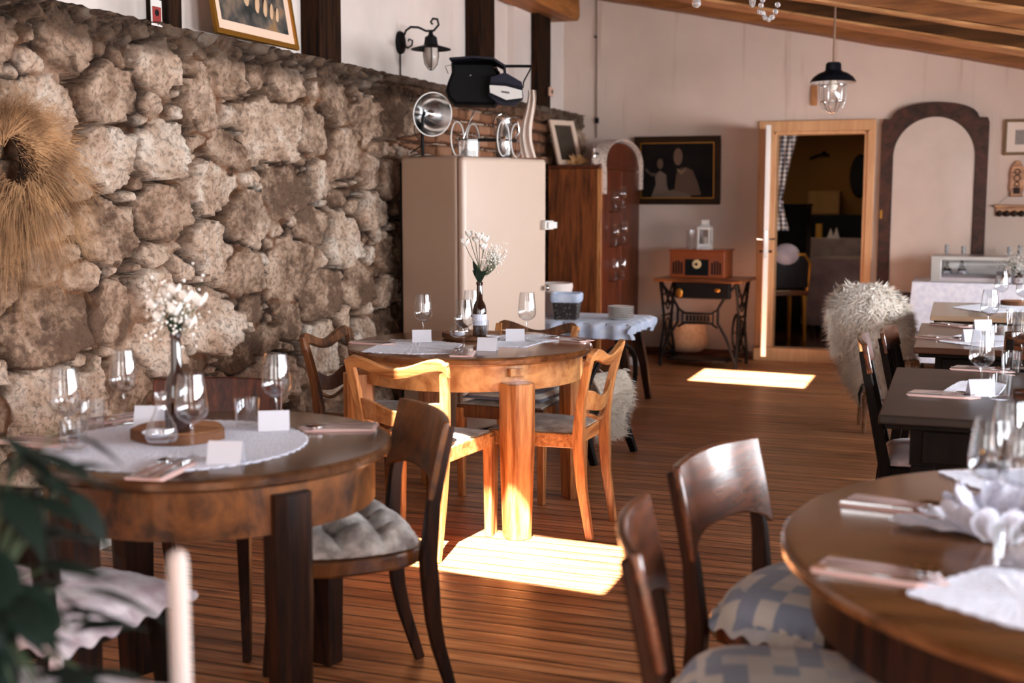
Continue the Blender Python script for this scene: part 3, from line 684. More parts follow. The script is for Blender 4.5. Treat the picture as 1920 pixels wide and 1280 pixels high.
desk('pale-topped table at the far end of the right row, in front of the white buffet',-.13,1.0,7.15,8.12,mt=wood('pale_desk_top',(132,106,84),(168,140,114),'x',.25,.4,.3))
tc=tall_chair('dining_chair','tall dark chair seen edge-on at the left end of the closest desk-like table',W['black_z'],W['walnut_x'],.90)
fO=V(.997,.05); bO=ony(1622,617,4.75); put(tc,(bO.x+.275,4.75,0),face(fO))
bP=ony(1666,608,6.1); tP=dup(tc,(bP.x+.27,6.1,0),face((1,-.09)),'dark chair seen edge-on at the left end of the middle desk-like table'); tP.scale=(1,1,.88)
tQ=dup(tc,(ony(1884,700,3.45).x+.19,3.70,0),R(8),'dark slat-back chair at the right edge, near side of the closest desk-like table'); tQ.scale=(1,1,1.03)
tR=dup(tc,(ony(1884,600,5.2).x+.19,5.42,0),R(4),'dark slat-back chair at the right edge, near side of the middle desk-like table')
cu=cushion('seat_cushion','white cushion on the edge-on chair at the closest desk-like table',pinkish,.40,.38,.05,seed=12); put(cu,(bO.x+.275,4.75,.447),face(fO))
# ---------------- side table by the wooden cupboard ----------------
def splay_table():
    a=onz(1040,592,.62); t=empty('side_table',(-2.50,8.10,0),label='dark side table with splayed legs and a ruffled pale cloth beside the wooden cupboard',cat='table')
    B().prism([(-.50,-.30),(.50,-.30),(.50,.30),(-.50,.30)],.575,.605).done('tabletop',W['walnut_x'],t,bevel=.006)
    B().prism([(-.44,-.24),(.44,-.24),(.44,.24),(-.44,.24)],.515,.5745).done('apron',W['walnut_x'],t)
    for s in(-1,1):
        for q in(-1,1):
            B().sweep([(s*.50,q*.26,0),(s*.47,q*.24,.25),(s*.40,q*.21,.575)],[.040,.055,.08],[.036,.05,.06],(1,0,0)).done('leg',W['walnut_z'],t,bevel=.004)
    b=B()
    def fn(u,v):
        x=lerp(-.57,.57,u); y=lerp(-.41,.41,v); dx=max(0,abs(x)-.5); dy=max(0,abs(y)-.3); dd=max(dx,dy); fold=.016*math.sin(x*42)*(dy>0)+.012*math.sin(y*42)*(dx>0)
        X=max(-.515,min(.515,x)); Y=max(-.315,min(.315,y))
        return (X+fold*(dx>0)+(.01 if dx else 0)*(1 if x>0 else -1),Y+(fold if dy>0 else 0),.609-dd*1.0),(0,.3,1)
    c=b.board(fn,64,44,.003).done('tablecloth',cloth_blue,None,True); c.location=t.location; t.scale=c.scale=(.98,1,.965)
    tag(c,'ruffled pale blue-white cloth hanging over the edge of the side table','tablecloth'); return t
ST_=splay_table()
# ---------------- tableware ----------------
TZ=.7605
def glass_proto():
    t=empty('wine_glass',cat='wine glass')
    B().lathe([(.036,0),(.036,.0015),(.02,.004),(.006,.010)],28,caps=True).done('foot',glass,t,True,auto=60)
    B().lathe([(.0055,.0105),(.0035,.03),(.0033,.075),(.006,.090)],14,caps=False).done('stem',glass,t,True)
    B().lathe([(.0065,.0905),(.020,.097),(.034,.108),(.0405,.122),(.0405,.140),(.036,.180),(.0315,.216),(.0305,.2165),(.035,.180),(.0395,.141),(.0393,.123),(.033,.110),(.019,.099),(.005,.0925)],36,caps=False).done('bowl',glass,t,True,auto=80)
    return t
def tumbler_proto():
    t=empty('tumbler',cat='glass tumbler')
    B().lathe([(0,0),(.029,0),(.031,.002),(.036,.086),(.0345,.0865),(.0295,.014),(0,.012)],32,caps=False).done('body',glass,t,True,auto=60)
    return t
WG=glass_proto(); TU=tumbler_proto()
def cutlery(kind):
    b=B()
    def strip(pts,ws,th=.0022,zs=None):
        for i in range(1): b.sweep(pts,ws,th,(0,1,0))
    if kind=='fork':
        b.sweep([(-.095,0,.002),(-.06,0,.003),(0,0,.004),(.04,0,.003),(.06,0,.002)],[.016,.012,.006,.007,.022],.0022,(0,1,0))
        for k in(-1.5,-.5,.5,1.5): b.sweep([(.058,k*.0055,.002),(.08,k*.0058,.001),(.10,k*.0056,.004)],[.004,.0035,.002],.002,(0,1,0))
    elif kind=='knife':
        b.sweep([(-.105,0,.003),(-.06,0,.003),(-.01,0,.003),(.0,0,.003)],[.016,.014,.012,.012],.0045,(0,1,0)); b.sweep([(0,0,.003),(.03,.001,.003),(.08,.001,.003),(.105,-.004,.003)],[.014,.019,.018,.004],.0018,(0,1,0))
    else:
        b.sweep([(-.095,0,.002),(-.06,0,.003),(0,0,.004),(.045,0,.003)],[.015,.011,.006,.008],.0022,(0,1,0))
        def fn(u,v):
            a=2*PI*u; r=v; return (.07+.031*r*math.cos(a),.0205*r*math.sin(a),.0005+.0055*r*r),(0,0,1)
        b.board(fn,20,4,.0012)
    return b.done(kind,chrome,None,True,auto=60)
FK,KN,SP=cutlery('fork'),cutlery('knife'),cutlery('spoon')
for o,c in((FK,'fork'),(KN,'knife'),(SP,'spoon')): tag(o,None,c)
def napkin_proto():
    b=B(); b.prism([(-.105,-.05),(.085,-.05),(.12,-.01),(.09,.052),(-.105,.045)],0,.0022); b.prism([(-.11,-.042),(.07,-.046),(.098,-.005),(.07,.045),(-.10,.05)],.0024,.0046)
    return tag(b.done('napkin',napkin_m),None,'napkin')
NP=napkin_proto()
def setting(A,Bp,where,z=TZ,spoon=True,sc=1.0):
    """folded napkin with knife, fork and spoon laid on it; A = handle end, Bp = tip end (photo positions)"""
    a=onz(*A,z); c=onz(*Bp,z); d=(c-a); mid=(a+c)/2; rz=math.atan2(d.y,d.x)
    put_(NP,(mid.x,mid.y,z),rz,'pink folded napkin under the cutlery '+where,'folded pink napkins')
    dx,dy=math.cos(rz),math.sin(rz); off=lambda k:(mid.x-dy*k,mid.y+dx*k,z+.0052)
    put_(KN,off(-.030),rz+.03,'steel knife on the pink napkin '+where,'table knives'); put_(FK,off(.004),rz,'steel fork on the pink napkin '+where,'table forks')
    if spoon: put_(SP,off(.034),rz-.06,'steel spoon on the pink napkin '+where,'table spoons')
def put_(p,loc,rz,lab,grp=None,rot=None,scale=None): return place(p,loc,rz,lab,grp,rot,scale)
def wg(px,py,where,z=TZ,s=1.0):
    p=onz(px,py,z); return put_(WG,(p.x,p.y,z),random.uniform(0,3),'clear stemmed wine glass '+where,'wine glasses',None,(s,s,s))
def tb(px,py,where,z=TZ,s=1.0):
    p=onz(px,py,z); return put_(TU,(p.x,p.y,z),0,'clear straight tumbler '+where,'water tumblers',None,(s,s,s))
def card(px,py,where,rz=None,z=TZ):
    p=onz(px,py,z); b=B(); w_,h_=.043,.055
    b.board(lambda u,v:((lerp(-w_,w_,u),-.022+.022*v,h_*v),(0,-1,.4)),1,1,.0008); b.board(lambda u,v:((lerp(-w_,w_,u),.022-.022*v,h_*v),(0,1,.4)),1,1,.0008)
    o=b.done('place_card',paper); put(o,(p.x,p.y,z+.0005),(YAW+(rz or 0))); return tag(o,'blank white folded place card '+where,'place card','white place cards')
def scallop(name,pts,lab,z=TZ,mat=lace,n=150,amp=.006,per=22,cat='lace mat',round_r=None,grp=None):
    """flat lace mat with a scalloped edge; pts = photo corners on the table top"""
    P=[onz(*p,z) for p in pts] if not round_r else None
    if round_r:
        c=onz(*pts[0],z); ring=[(c.x+(round_r+amp*abs(math.sin(k*per*PI/n)))*math.cos(2*PI*k/n),c.y+(round_r+amp*abs(math.sin(k*per*PI/n)))*math.sin(2*PI*k/n)) for k in range(n)]; cx,cy=c.x,c.y
    else:
        cx=sum(p.x for p in P)/len(P); cy=sum(p.y for p in P)/len(P); ring=[]; L=[(P[(i+1)%len(P)]-P[i]).length for i in range(len(P))]; tot=sum(L)
        for i,p in enumerate(P):
            m=max(3,int(n*L[i]/tot)); q=P[(i+1)%len(P)]
            for k in range(m):
                x=p.lerp(q,k/m); o=(V(x.x-cx,x.y-cy,0)).normalized()*amp*abs(math.sin(k*PI*max(2,round(L[i]/.03))/m)); ring.append((x.x+o.x,x.y+o.y))
    b=B(); rnd=random.Random(len(ring)); n=len(ring)
    rings=[]
    for f,hh in((.001,.0008),(.5,.0008),(.85,.0009),(1,.0022)):
        rings.append([b.v(((x-cx)*f,(y-cy)*f,hh+(rnd.uniform(0,.0012) if f>.4 else 0))) for x,y in ring])
    bot=[b.v(((x-cx),(y-cy),0)) for x,y in ring]; rings.append(bot)
    for a,c in zip(rings[:-1],rings[1:]):
        for i in range(n): b.bm.faces.new([a[i],a[(i+1)%n],c[(i+1)%n],c[i]])
    o=b.done(name,mat,None,False); o.location=(cx,cy,z); return tag(o,lab,cat,grp)
def slab(px,py,rx,ry,lab,h=.026,z=TZ,rz=0,seed=1):
    p=onz(px,py,z); t=empty('wooden_slab',(p.x,p.y,z+.0022),rz,lab,'wooden slab'); rnd=random.Random(seed); ph=[rnd.uniform(0,6) for _ in range(4)]
    prof=lambda a,k:(k*rx*(1+.05*math.sin(2*a+ph[0])+.03*math.sin(5*a+ph[1])),k*ry*(1+.05*math.sin(3*a+ph[2])+.03*math.sin(7*a+ph[3])))
    ring=lambda k,zz:[(prof(a,k)[0]*math.cos(a),prof(a,k)[1]*math.sin(a),zz) for a in [2*PI*i/48 for i in range(48)]]
    B().loft([ring(.955,0.0),(ring(.96,h))]).done('cut_face',W['slab'],t,bevel=.001)
    B().loft([ring(.962,.001),ring(1.0,.003),ring(1.0,h-.003),ring(.962,h-.001)],caps=False).done('bark_edge',plain('bark_%d'%seed,(92,56,32),.9,var=.3,bump=.004,bs=60),t,True); return V(p.x,p.y,z+.0022+h)
def flower_head(b,c,r,rnd,tilt=(0,0)):
    for k in range(3):
        q=r*(1-.25*k); n=5
        for j in range(n):
            a=2*PI*j/n+k*.6+rnd.uniform(-.2,.2); d=V(math.cos(a),math.sin(a),0)
            def fn(u,v):
                w_=math.sin(PI*min(.999,max(.001,.15+.8*v)))*.62*q; side=V(-d.y,d.x,0)
                p=V(*c)+d*(q*(.15+.55*math.sin(v*1.6)+.1*v))*(1-.15*k)+side*(u-.5)*2*w_*.9+V(0,0,1)*(q*1.25*v-.2*q+.12*q*(2*u-1)**2); return p,(d+V(0,0,.3)).normalized()
            b.board(fn,3,4,.0012)
def bouquet(root,base,heads,buds=0,spread=.05,seed=1,leaves=6,baby=None,leafmat=None,leafL=.10):
    """heads: list of (dx,dz,dy,r) relative to base (mouth of the vase), x along image right"""
    rnd=random.Random(seed); rt=V(math.cos(YAW),math.sin(YAW),0); dp=V(-math.sin(YAW),math.cos(YAW),0); loc=Vector(base)
    for (dx,dz,dy,r) in heads:
        tip=loc+rt*dx+dp*dy+V(0,0,dz); s=B(); s.tube([loc-V(0,0,.06),loc+rt*dx*.15+V(0,0,dz*.4),loc+rt*dx*.7+dp*dy*.6+V(0,0,dz*.75),tip],.0016,5); s.done('flower_stem',stemm,root)
        f=B(); flower_head(f,tip,r,rnd); f.done('flower_head',petal,root,True)
    for k in range(leaves):
        a=rnd.uniform(0,2*PI); L=leafL*rnd.uniform(.7,1.3); d=V(math.cos(a),math.sin(a),0); f=B()
        def fn(u,v): return loc+V(0,0,-.01)+d*(L*.45*v**1.4)+V(0,0,L*.9*v-.25*L*v*v)+V(-d.y,d.x,0)*(u-.5)*.032*math.sin(PI*min(.98,.06+v*.94)),(d*.8+V(0,0,.5)).normalized()
        f.board(fn,2,8,.0012).done('leaf',leafmat or leafm,root,True)
    if baby:
        dx,dz,rad,n=baby; c=loc+rt*dx+V(0,0,dz); f=B(); s=B()
        for k in range(n):
            p=c+V(rnd.gauss(0,rad*.5),rnd.gauss(0,rad*.5),rnd.gauss(0,rad*.55)); f.sphere(p,rnd.uniform(.0028,.0048),6,4)
            if k%3==0: s.tube([loc+V(0,0,.02),loc.lerp(p,.6)+V(0,0,-.01),p],.0006,4)
        tag(f.done('baby_breath',petal,root),kind='stuff'); tag(s.done('fine_stems',stemm,root),kind='stuff')
# --- middle table ---
scallop('lace_mat',[(678,660),(770,664),(845,663),(866,645),(800,638),(735,637)],'white lace mat at the near left of the sunlit round table')
scallop('lace_mat',[(930,650),(985,651),(1018,641),(1076,635),(1018,627),(940,629)],'white lace mat at the right of the sunlit round table')
wg(794,641,'at the left of the sunlit round table'); wg(870,655,'at the front of the sunlit round table'); wg(988,640,'at the right of the sunlit round table',s=1.03); wg(884,630,'at the back centre of the sunlit round table',z=TZ,s=1.0)
sl=slab(884,634,.13,.12,'round bark-edged wooden slab carrying the vase on the sunlit table',seed=3)
def on(px,py,z): return onz(px,py,z)
q=on(862,632,sl.z)
t=empty('glass_decanter',(q.x,q.y,sl.z),0,'squat round glass decanter on the slab of the sunlit table','decanter')
B().lathe([(.03,0),(.044,.012),(.047,.03),(.038,.05),(.018,.066),(.013,.085),(.02,.105),(.019,.106),(.012,.085),(.017,.067),(.036,.05),(.045,.03),(.042,.013),(.028,.003)],28).done('body',glass,t,True,auto=80)
B().sphere((0,0,.016),.016,12,8,(1.6,1.6,.7)).done('white_pebbles',paper,t,True)
q=on(902,631,sl.z); put_(TU,(q.x,q.y,sl.z),0,'clear tumbler on the slab of the sunlit table, beside the brown bottle','water tumblers',None,(1,1,.88))
q=on(925,634,sl.z); o=B().lathe([(0,0),(.02,0),(.032,.010),(.031,.012),(.019,.004),(0,.003)],24).done('small_dish',paper,None,True); put(o,(q.x,q.y,sl.z)); tag(o,'tiny white dish on the slab of the sunlit table','dish')
q=on(891,632,sl.z); t=empty('brown_bottle_vase',(q.x,q.y+.055,sl.z),0,'brown glass bottle vase with white flowers on the sunlit round table','vase')
B().lathe([(0,0),(.03,0),(.031,.003),(.031,.115),(.027,.14),(.014,.165),(.0125,.23),(.015,.232),(.015,.245),(.012,.245),(.011,.2),(0,.19)],28).done('bottle',brownglass,t,True,auto=40)
B().lathe([(.0316,.05),(.0322,.052),(.0322,.098),(.0316,.10)],28,caps=False).done('lace_band',lace,t)
rt_=[(-.065,.185,.0,.020),(-.045,.225,.01,.018),(.00,.215,-.01,.019),(.025,.20,.02,.018),(.018,.165,-.02,.018),(-.018,.20,.02,.015)]
fl=empty('flower_arrangement',(0,0,0)); 
fr_=tag(fl,'white lisianthus and baby breath standing in the brown bottle vase','flowers')
bouquet(fl,(q.x,q.y+.055,sl.z+.245),[(a*1.0,c*.90,d,r*1.25) for a,c,d,r in rt_],seed=4,leaves=8,baby=(.062,.115,.045,170),leafL=.12)
card(791,641,'standing left on the sunlit round table',.1); card(914,657,'lying near the front of the sunlit round table',-.2); card(966,639,'standing right on the sunlit round table',.0)
setting((662,641),(742,646),'at the left of the sunlit round table'); setting((862,672),(874,654),'at the near edge of the sunlit round table'); setting((1108,641),(1030,633),'at the right rim of the sunlit round table')
# --- left table ---
scallop('lace_doily',[(333,832)],'large round white lace doily in the middle of the left table',round_r=.335,amp=.008,per=60,n=240,cat='lace doily')
wg(128,846,'at the far left of the left table'); wg(235,796,'at the back left of the left table'); wg(362,862,'at the front centre of the left table'); wg(520,806,'at the right of the left table')
tb(464,803,'right of the wooden slab on the left table'); tb(174,806,'behind the left wine glass on the left table'); tb(140,848,'nearest the left rim of the left table')
sl2=slab(335,822,.125,.115,'round bark-edged wooden slab in the middle of the left table',h=.03,seed=7)
q=on(322,812,sl2.z); t=empty('black_bottle_vase',(q.x,q.y+.03,sl2.z),0,'tall black bottle vase with white flowers on the left table','vase')
B().lathe([(0,0),(.033,0),(.034,.003),(.034,.10),(.028,.135),(.015,.165),(.013,.25),(.016,.252),(.016,.262),(.012,.262),(.011,.2),(0,.19)],28).done('bottle',brownglass,t,True,auto=40)
fl=empty('flower_arrangement'); tag(fl,'round white flowers and baby breath in the black vase on the left table','flowers')
bouquet(fl,(q.x,q.y+.03,sl2.z+.262),[(-.055,.065,0,.023),(-.02,.09,.02,.025),(.005,.055,-.02,.024),(.03,.085,.0,.025),(.06,.075,.02,.027),(-.045,.035,.0,.022),(.035,.02,.01,.022),(.0,.105,.0,.022)],seed=6,leaves=6,baby=(-.01,.065,.07,170),leafL=.075)
q=on(345,822,sl2.z); t=empty('glass_carafe',(q.x-.035,q.y-.045,sl2.z),0,'small clear glass carafe in front of the black vase on the left table','carafe')
B().lathe([(.0,0),(.036,0),(.042,.012),(.036,.04),(.018,.075),(.013,.10),(.018,.125),(.017,.126),(.011,.10),(.016,.075),(.034,.04),(.040,.013),(.034,.003)],28,caps=False).done('body',glass,t,True,auto=80)
q=on(296,818,sl2.z); o=B().lathe([(0,0),(.024,0),(.040,.012),(.039,.014),(.023,.004),(0,.003)],24).done('small_dish',paper,None,True); put(o,(q.x,q.y,sl2.z)); tag(o,'small white dish on the slab of the left table','dish')
card(514,806,'standing right on the left table',.15); card(424,868,'near the front of the left table',-.1); card(282,796,'at the back of the left table',.0)
setting((260,905),(350,862),'at the near edge of the left table'); setting((698,802),(575,803),'at the right of the left table'); setting((262,780),(205,788),'at the back of the left table'); setting((50,828),(95,832),'at the left rim of the left table')
# --- large right table ---
scallop('lace_mat',[(1760,885),(1830,915),(1990,935),(2050,905),(1920,880)],'white lace mat at the back of the large right table')
scallop('lace_mat',[(1700,1113),(1900,1175),(2060,1180),(2060,1090),(1850,1065)],'white lace mat at the near side of the large right table')
setting((1590,940),(1770,962),'at the back of the large right table'); setting((1555,1062),(1745,1090),'at the front of the large right table')
wg(1850,985,'at the left of the pair on the large right table'); wg(1905,1000,'at the right edge on the large right table'); wg(1888,935,'behind the lace bow on the large right table')
tb(1898,1068,'beside the lace bow on the large right table')
def bow(px,py,lab):
    c=onz(px,py,TZ); t=empty('lace_bow',(c.x,c.y,TZ+.002),0,lab,'lace bow')
    rnd=random.Random(3)
    for k in range(7):
        a=2*PI*k/7+.3; d=V(math.cos(a),math.sin(a),0); n=V(-d.y,d.x,0); L=rnd.uniform(.07,.12); hgt=rnd.uniform(.035,.08)
        def fn(u,v):
            s=math.sin(PI*v); return d*(L*math.sin(PI*v*.9)+.01)+n*(u-.5)*(.05+.05*s)+n*.02*math.sin(v*6)+V(0,0,hgt*s*(1+.15*math.sin(u*14))+.004+.02*(1-abs(2*v-1))),(d*.3+V(0,0,1)).normalized()
        B().board(fn,14,14,.0015).done('loop',lace,t,True)
    for k in(-1,1):
        d=V(math.cos(YAW+.3*k+2.2),math.sin(YAW+.3*k+2.2),0)*1; n=V(-d.y,d.x,0)
        B().board(lambda u,v:(d*(.20*v)+n*(u-.5)*.07+V(0,0,.006+.006*abs(math.sin(v*9+u*5))),(0,0,1)),10,16,.0015).done('tail',lace,t,True)
    return t
bow(1872,1010,'crumpled white lace bow in the middle of the large right table')
# --- right row of tables ---
wg(1838,740,'on the closest desk-like table at the right',s=1.0); wg(1915,690,'at the far right of the closest desk-like table',s=1.0)
tb(1874,748,'on the closest desk-like table at the right'); tb(1895,702,'at the back of the closest desk-like table')
scallop('lace_mat',[(1768,735),(1800,716),(1850,713),(1885,722),(1870,742),(1810,745)],'white lace mat on the closest desk-like table')
card(1838,742,'on the closest desk-like table at the right',.1)
setting((1694,737),(1842,746),'at the front of the closest desk-like table'); setting((1815,692),(1865,695),'at the back of the closest desk-like table')
wg(1853,628,'on the middle desk-like table'); tb(1872,645,'on the middle desk-like table'); tb(1900,612,'at the back of the middle desk-like table')
scallop('lace_mat',[(1760,640),(1800,628),(1880,630),(1905,645),(1850,652)],'white lace mat on the middle desk-like table'); card(1822,640,'on the middle desk-like table',.1); card(1842,620,'behind the other card on the middle desk-like table',.0)
setting((1725,631),(1805,639),'at the front of the middle desk-like table'); setting((1760,608),(1812,613),'at the back of the middle desk-like table')
wg(1876,577,'on the pale-topped far table'); wg(1917,588,'at the right edge on the pale-topped far table')
scallop('lace_mat',[(1783,576),(1860,568),(1930,572),(1925,584),(1850,586)],'white lace runner on the pale-topped far table')
slab(1905,572,.09,.08,'small brown wooden slab on the pale-topped far table',seed=9)
# --- nearest table (bottom left) ---
t=empty('clothed_table',(-1.15,.92,0),R(3),'nearest table under a white-pink cloth, only its corner in the bottom left','table')
B().prism([(-.40,-.40),(.30,-.40),(.30,.40),(-.40,.40)],.73,.755).done('tabletop',W['walnut_x'],t)
for x in(-.34,.24):
    for y in(-.34,.34): B().sweep([(x,y,0),(x,y,.729)],[.035,.05],[.035,.05],(1,0,0)).done('leg',W['walnut_z'],t)
c=B(); c.board(lambda u,v:((lerp(-.43,.33,u),lerp(-.43,.43,v),.758+.001*math.sin(u*30)-(.10 if u in(0,1) or v in(0,1) else 0)),(0,0,1)),30,30,.003); c=c.done('tablecloth',pinkish,None,True); put(c,(-1.15,.92,0),R(3)); tag(c,'white cloth with pink tint on the nearest table in the bottom left corner','tablecloth')
p=onz(341,1296,.76); t=empty('candle',(p.x,p.y,.762),0,'thick white taper candle on the nearest table at the bottom left','candle')
B().lathe([(0,0),(.0135,0),(.0135,.172),(.011,.186),(.004,.191),(0,.19)],24).done('wax',plain('candle_wax',(186,170,162),.6),t,True,auto=50); B().tube([(0,0,.182),(.001,0,.20)],.001,5).done('wick',black,t)
t=empty('bouquet_vase',(-1.17,1.20,.762),0,'blurred vase of dark green leaves at the lower left corner','vase')
B().lathe([(0,0),(.04,0),(.05,.02),(.05,.09),(.03,.14),(.032,.16),(.028,.16),(.026,.14),(0,.12)],28).done('vase_body',leafb,t,True)
rnd=random.Random(5); L_=B(); S_=B()
for k in range(95):
    a=rnd.uniform(0,2*PI); d=V(math.cos(a),math.sin(a),0); h=rnd.uniform(-.14,.24); b0=V(0,0,.12)+d*.01; p=b0+d*rnd.uniform(.02,.13)+V(0,0,h); L=rnd.uniform(.06,.11); dn=(d+V(rnd.uniform(-.6,.6),rnd.uniform(-.6,.6),rnd.uniform(-.6,.5))).normalized(); sd=dn.cross(V(0,0,1)).normalized()
    S_.tube([b0,b0.lerp(p,.5)+V(0,0,.01),p],.0015,4)
    L_.board(lambda u,v:(p+dn*L*v+sd*(u-.5)*.045*math.sin(PI*min(.97,.05+v))-V(0,0,.4*L*v*v),sd.cross(dn)),2,6,.001)
L_.done('leaves',leafb,t,True)['kind']='stuff'; S_.done('leaf_stems',stemm,t)
f=B()
for q in((-.05,.26,.0),(-.08,.20,.02)): flower_head(f,V(q[0],q[2],q[1]+.06),.026,rnd)
f.done('pale_flowers',petal,t,True)
# ---------------- fridge and what stands on it ----------------
FZ=1.645; frx=math.atan2(.94,.34)    # front panel direction
fr=empty('fridge',(-2.63,6.45,0),frx,'tall old cream refrigerator with a rounded front beside the stone wall','refrigerator')
b=B(); b.b2((.0,.055,.05),(.76,.50,FZ)); b.done('cabinet',enamel_shade,fr,bevel=.02,seg=3)
b=B(); b.b2((.0,0,.06),(.76,.052,FZ-.004)); b.done('door',enamel,fr,bevel=.024,seg=4)
b=B(); b.b2((.03,.10,0),(.73,.46,.049)); b.done('plinth',black,fr)
b=B(); b.b2((.02,.501,.05),(.74,.525,FZ-.03)); b.done('back_panel',black,fr)  # black sheet added for the shadow gap behind the fridge
B().sphere((.725,-.028,.86),.018).lathe([(.008,-.028),(.008,0)],10,(.725,0,.86),ax='Y').done('door_knob',steel,fr,True)
b=B(); b.b2((.70,-.035,1.215),(.785,-.001,1.27)); b.b2((.715,-.05,1.222),(.80,-.0355,1.262)); b.done('door_latch',white,fr,bevel=.004)
rtv=V(math.cos(YAW),math.sin(YAW),0)
# desk lamp with a big polished reflector
q=ony(793,292,6.62); q.z=FZ
t=empty('desk_lamp',q,YAW,'black-stemmed lamp with a large polished silver reflector on top of the cream fridge','lamp')
B().lathe([(0,0),(.075,0),(.078,.006),(.06,.014),(.012,.02),(0,.02)],28).done('base',steel,t,True,auto=40)
B().tube([(0,0,.018),(-.002,0,.12),(0,0,.22),(.01,-.01,.26)],.009,10).done('stem',black,t,True)
B().tube([(0,0,.19),(-.03,0,.20),(-.05,0,.17),(-.045,0,.13),(-.02,0,.10)],.003,6).tube([(0,0,.07),(-.04,0,.045),(-.075,0,.02)],.004,6).done('cable_loop',black,t,True)
ax=V(.50,-.82,-.12).normalized(); c=V(.045,-.02,.245); rot=ax.to_track_quat('Z','Y').to_matrix().to_4x4(); b=B(); b.m=Matrix.Translation(c)@rot
b.lathe([(.012,-.07),(.04,-.068),(.085,-.04),(.112,-.005),(.124,.03),(.122,.031),(.110,-.003),(.083,-.037),(.038,-.063),(.0,-.066)],40,caps=False).done('reflector',steel,t,True,auto=70)
b=B(); b.m=Matrix.Translation(c)@rot; b.lathe([(.121,.027),(.127,.029),(.127,.034),(.121,.033)],40,caps=False).done('rim',white,t,True)
b=B(); b.m=Matrix.Translation(c)@rot; b.lathe([(.016,-.064),(.016,-.03),(.028,-.005),(.024,.012),(.0,.02)],20).done('bulb',chrome,t,True)
# vintage pram
q=ony(905,292,6.80); q.z=FZ
t=empty('pram',q,YAW,'small vintage black pram with a white striped apron on top of the cream fridge','pram')
u=336.
X=lambda px:(px-905)/u; Z=lambda py:(292-py)/u
def wheel(px,y,r=.098,rz=70):
    b=B(); M_=Matrix.Translation((X(px),y,r+.004))@Matrix.Rotation(R(rz),4,'Z')@Matrix.Rotation(R(90),4,'X'); b.m=M_
    b.bm; n=36; rings=[]
    for k in range(n+1):
        a=2*PI*k/n; rings.append([( (r+.0045*math.cos(p))*math.cos(a),(r+.0045*math.cos(p))*math.sin(a),.0055*math.sin(p)) for p in (0,PI/2,PI,3*PI/2)])
    b.loft(rings,caps=False); w_=b.done('wheel',plain('tyre_white',(206,200,194),.5) if not bpy.data.materials.get('tyre_white') else bpy.data.materials['tyre_white'],t,True)
    b=B(); b.m=M_
    for k in range(10): a=2*PI*k/10; b.tube([(0,0,0),(r*math.cos(a),r*math.sin(a),0)],.0012,4)
    b.lathe([(0,-.012),(.012,-.012),(.012,.012),(0,.012)],12); b.done('spokes',chrome,w_)
for px,y in((857,-.10),(885,.12),(946,-.10),(972,.12)): wheel(px,y)
B().tube([(X(862),-.09,.10),(X(940),-.09,.10)],.005).tube([(X(885),.11,.10),(X(970),.11,.10)],.005).tube([(X(862),-.1,.10),(X(885),.12,.10)],.005).tube([(X(945),-.1,.10),(X(971),.12,.10)],.005).done('chassis',black,t)
B().tube([(X(935),-.09,.105),(X(925),-.09,.17),(X(930),-.06,.23),(X(942),-.03,.25)],.004).tube([(X(868),-.09,.105),(X(880),-.08,.2),(X(890),-.05,.27)],.004).tube([(X(960),.1,.105),(X(965),.1,.18),(X(950),.05,.26)],.004).done('springs',steel,t,True)
b=B(); prof=[(838,150),(834,165),(838,180),(850,192),(930,194),(942,180),(948,150),(930,112),(845,112),(846,130)]
b.loft([[(X(a)*k+X(890)*(1-k),yy,Z(c)*k+Z(155)*(1-k)) for a,c in prof] for yy,k in((-.13,.86),(-.115,.97),(-.08,1),(.10,1),(.14,.93))]); b.done('body',plain('pram_black',(8,8,10),.6,spec=.15),t,True,bevel=0,auto=35)
b=B(); b.sweep([(X(846),-.12,Z(110)),(X(890),-.125,Z(107)),(X(925),-.12,Z(109)),(X(948),-.115,Z(122)),(X(950),-.115,Z(134))],.26,.012,(0,1,0)); b.done('hood_edge',plain('pram_hood',(24,23,32),.5,spec=.2),t,True)
b=B(); b.sphere((X(883),-.135,Z(138)),.006,8,6).sphere((X(930),-.13,Z(122)),.007,8,6).tube([(X(930),-.14,Z(122)),(X(940),-.14,Z(133))],.002).tube([(X(845),-.13,Z(118)),(X(834),-.13,Z(120)),(X(840),-.13,Z(134))],.0025); b.done('fittings',chrome,t,True)
A=[(922,142),(950,134),(982,152),(985,182),(968,196),(938,194),(918,178)]
b=B(); b.loft([[(X(a),yy,Z(c)) for a,c in A] for yy in(-.20,-.12)]); ap=b.done('apron',plain('pram_apron',(30,28,42),.5,spec=.2),t,bevel=.004)
b=B()
def poly(b,P,y0,y1): b.loft([[(X(a),y0,Z(c)) for a,c in P],[(X(a),y1,Z(c)) for a,c in P]])
poly(b,[(920,158),(951,160),(982,168),(983,182),(952,186),(921,172)],-.206,-.2005); b.done('white_band',white,ap)
b=B()
for off in(-1,1):
    P=[(920,156),(951,158),(983,166)] if off<0 else [(921,174),(952,188),(984,184)]
    b.sweep([(X(a),-.2075,Z(c)) for a,c in P],.003,.006,(0,1,0)); 
    b.sweep([(X(a),-.2075,Z(c+3.2*off)) for a,c in P],.003,.0035,(0,1,0))
b.done('band_lines',bpy.data.materials['pram_black'],ap)
b=B()
for k in range(5): b.box((X(944+3.2*k),-.208,Z(170.5+.5*k)),(.006,.002,.010))
b.done('blurred_lettering',bpy.data.materials['pram_apron'],ap)
B().tube([(X(948),.06,Z(112)),(X(975),.06,Z(112)),(X(1001),.06,Z(112)),(X(998),.05,Z(122)),(X(986),0,Z(145)),(X(984),-.1,Z(160))],.0045,8).tube([(X(948),.14,Z(112)),(X(1001),.14,Z(112)),(X(1001),.06,Z(112))],.0045,8).done('handle',black,t,True)
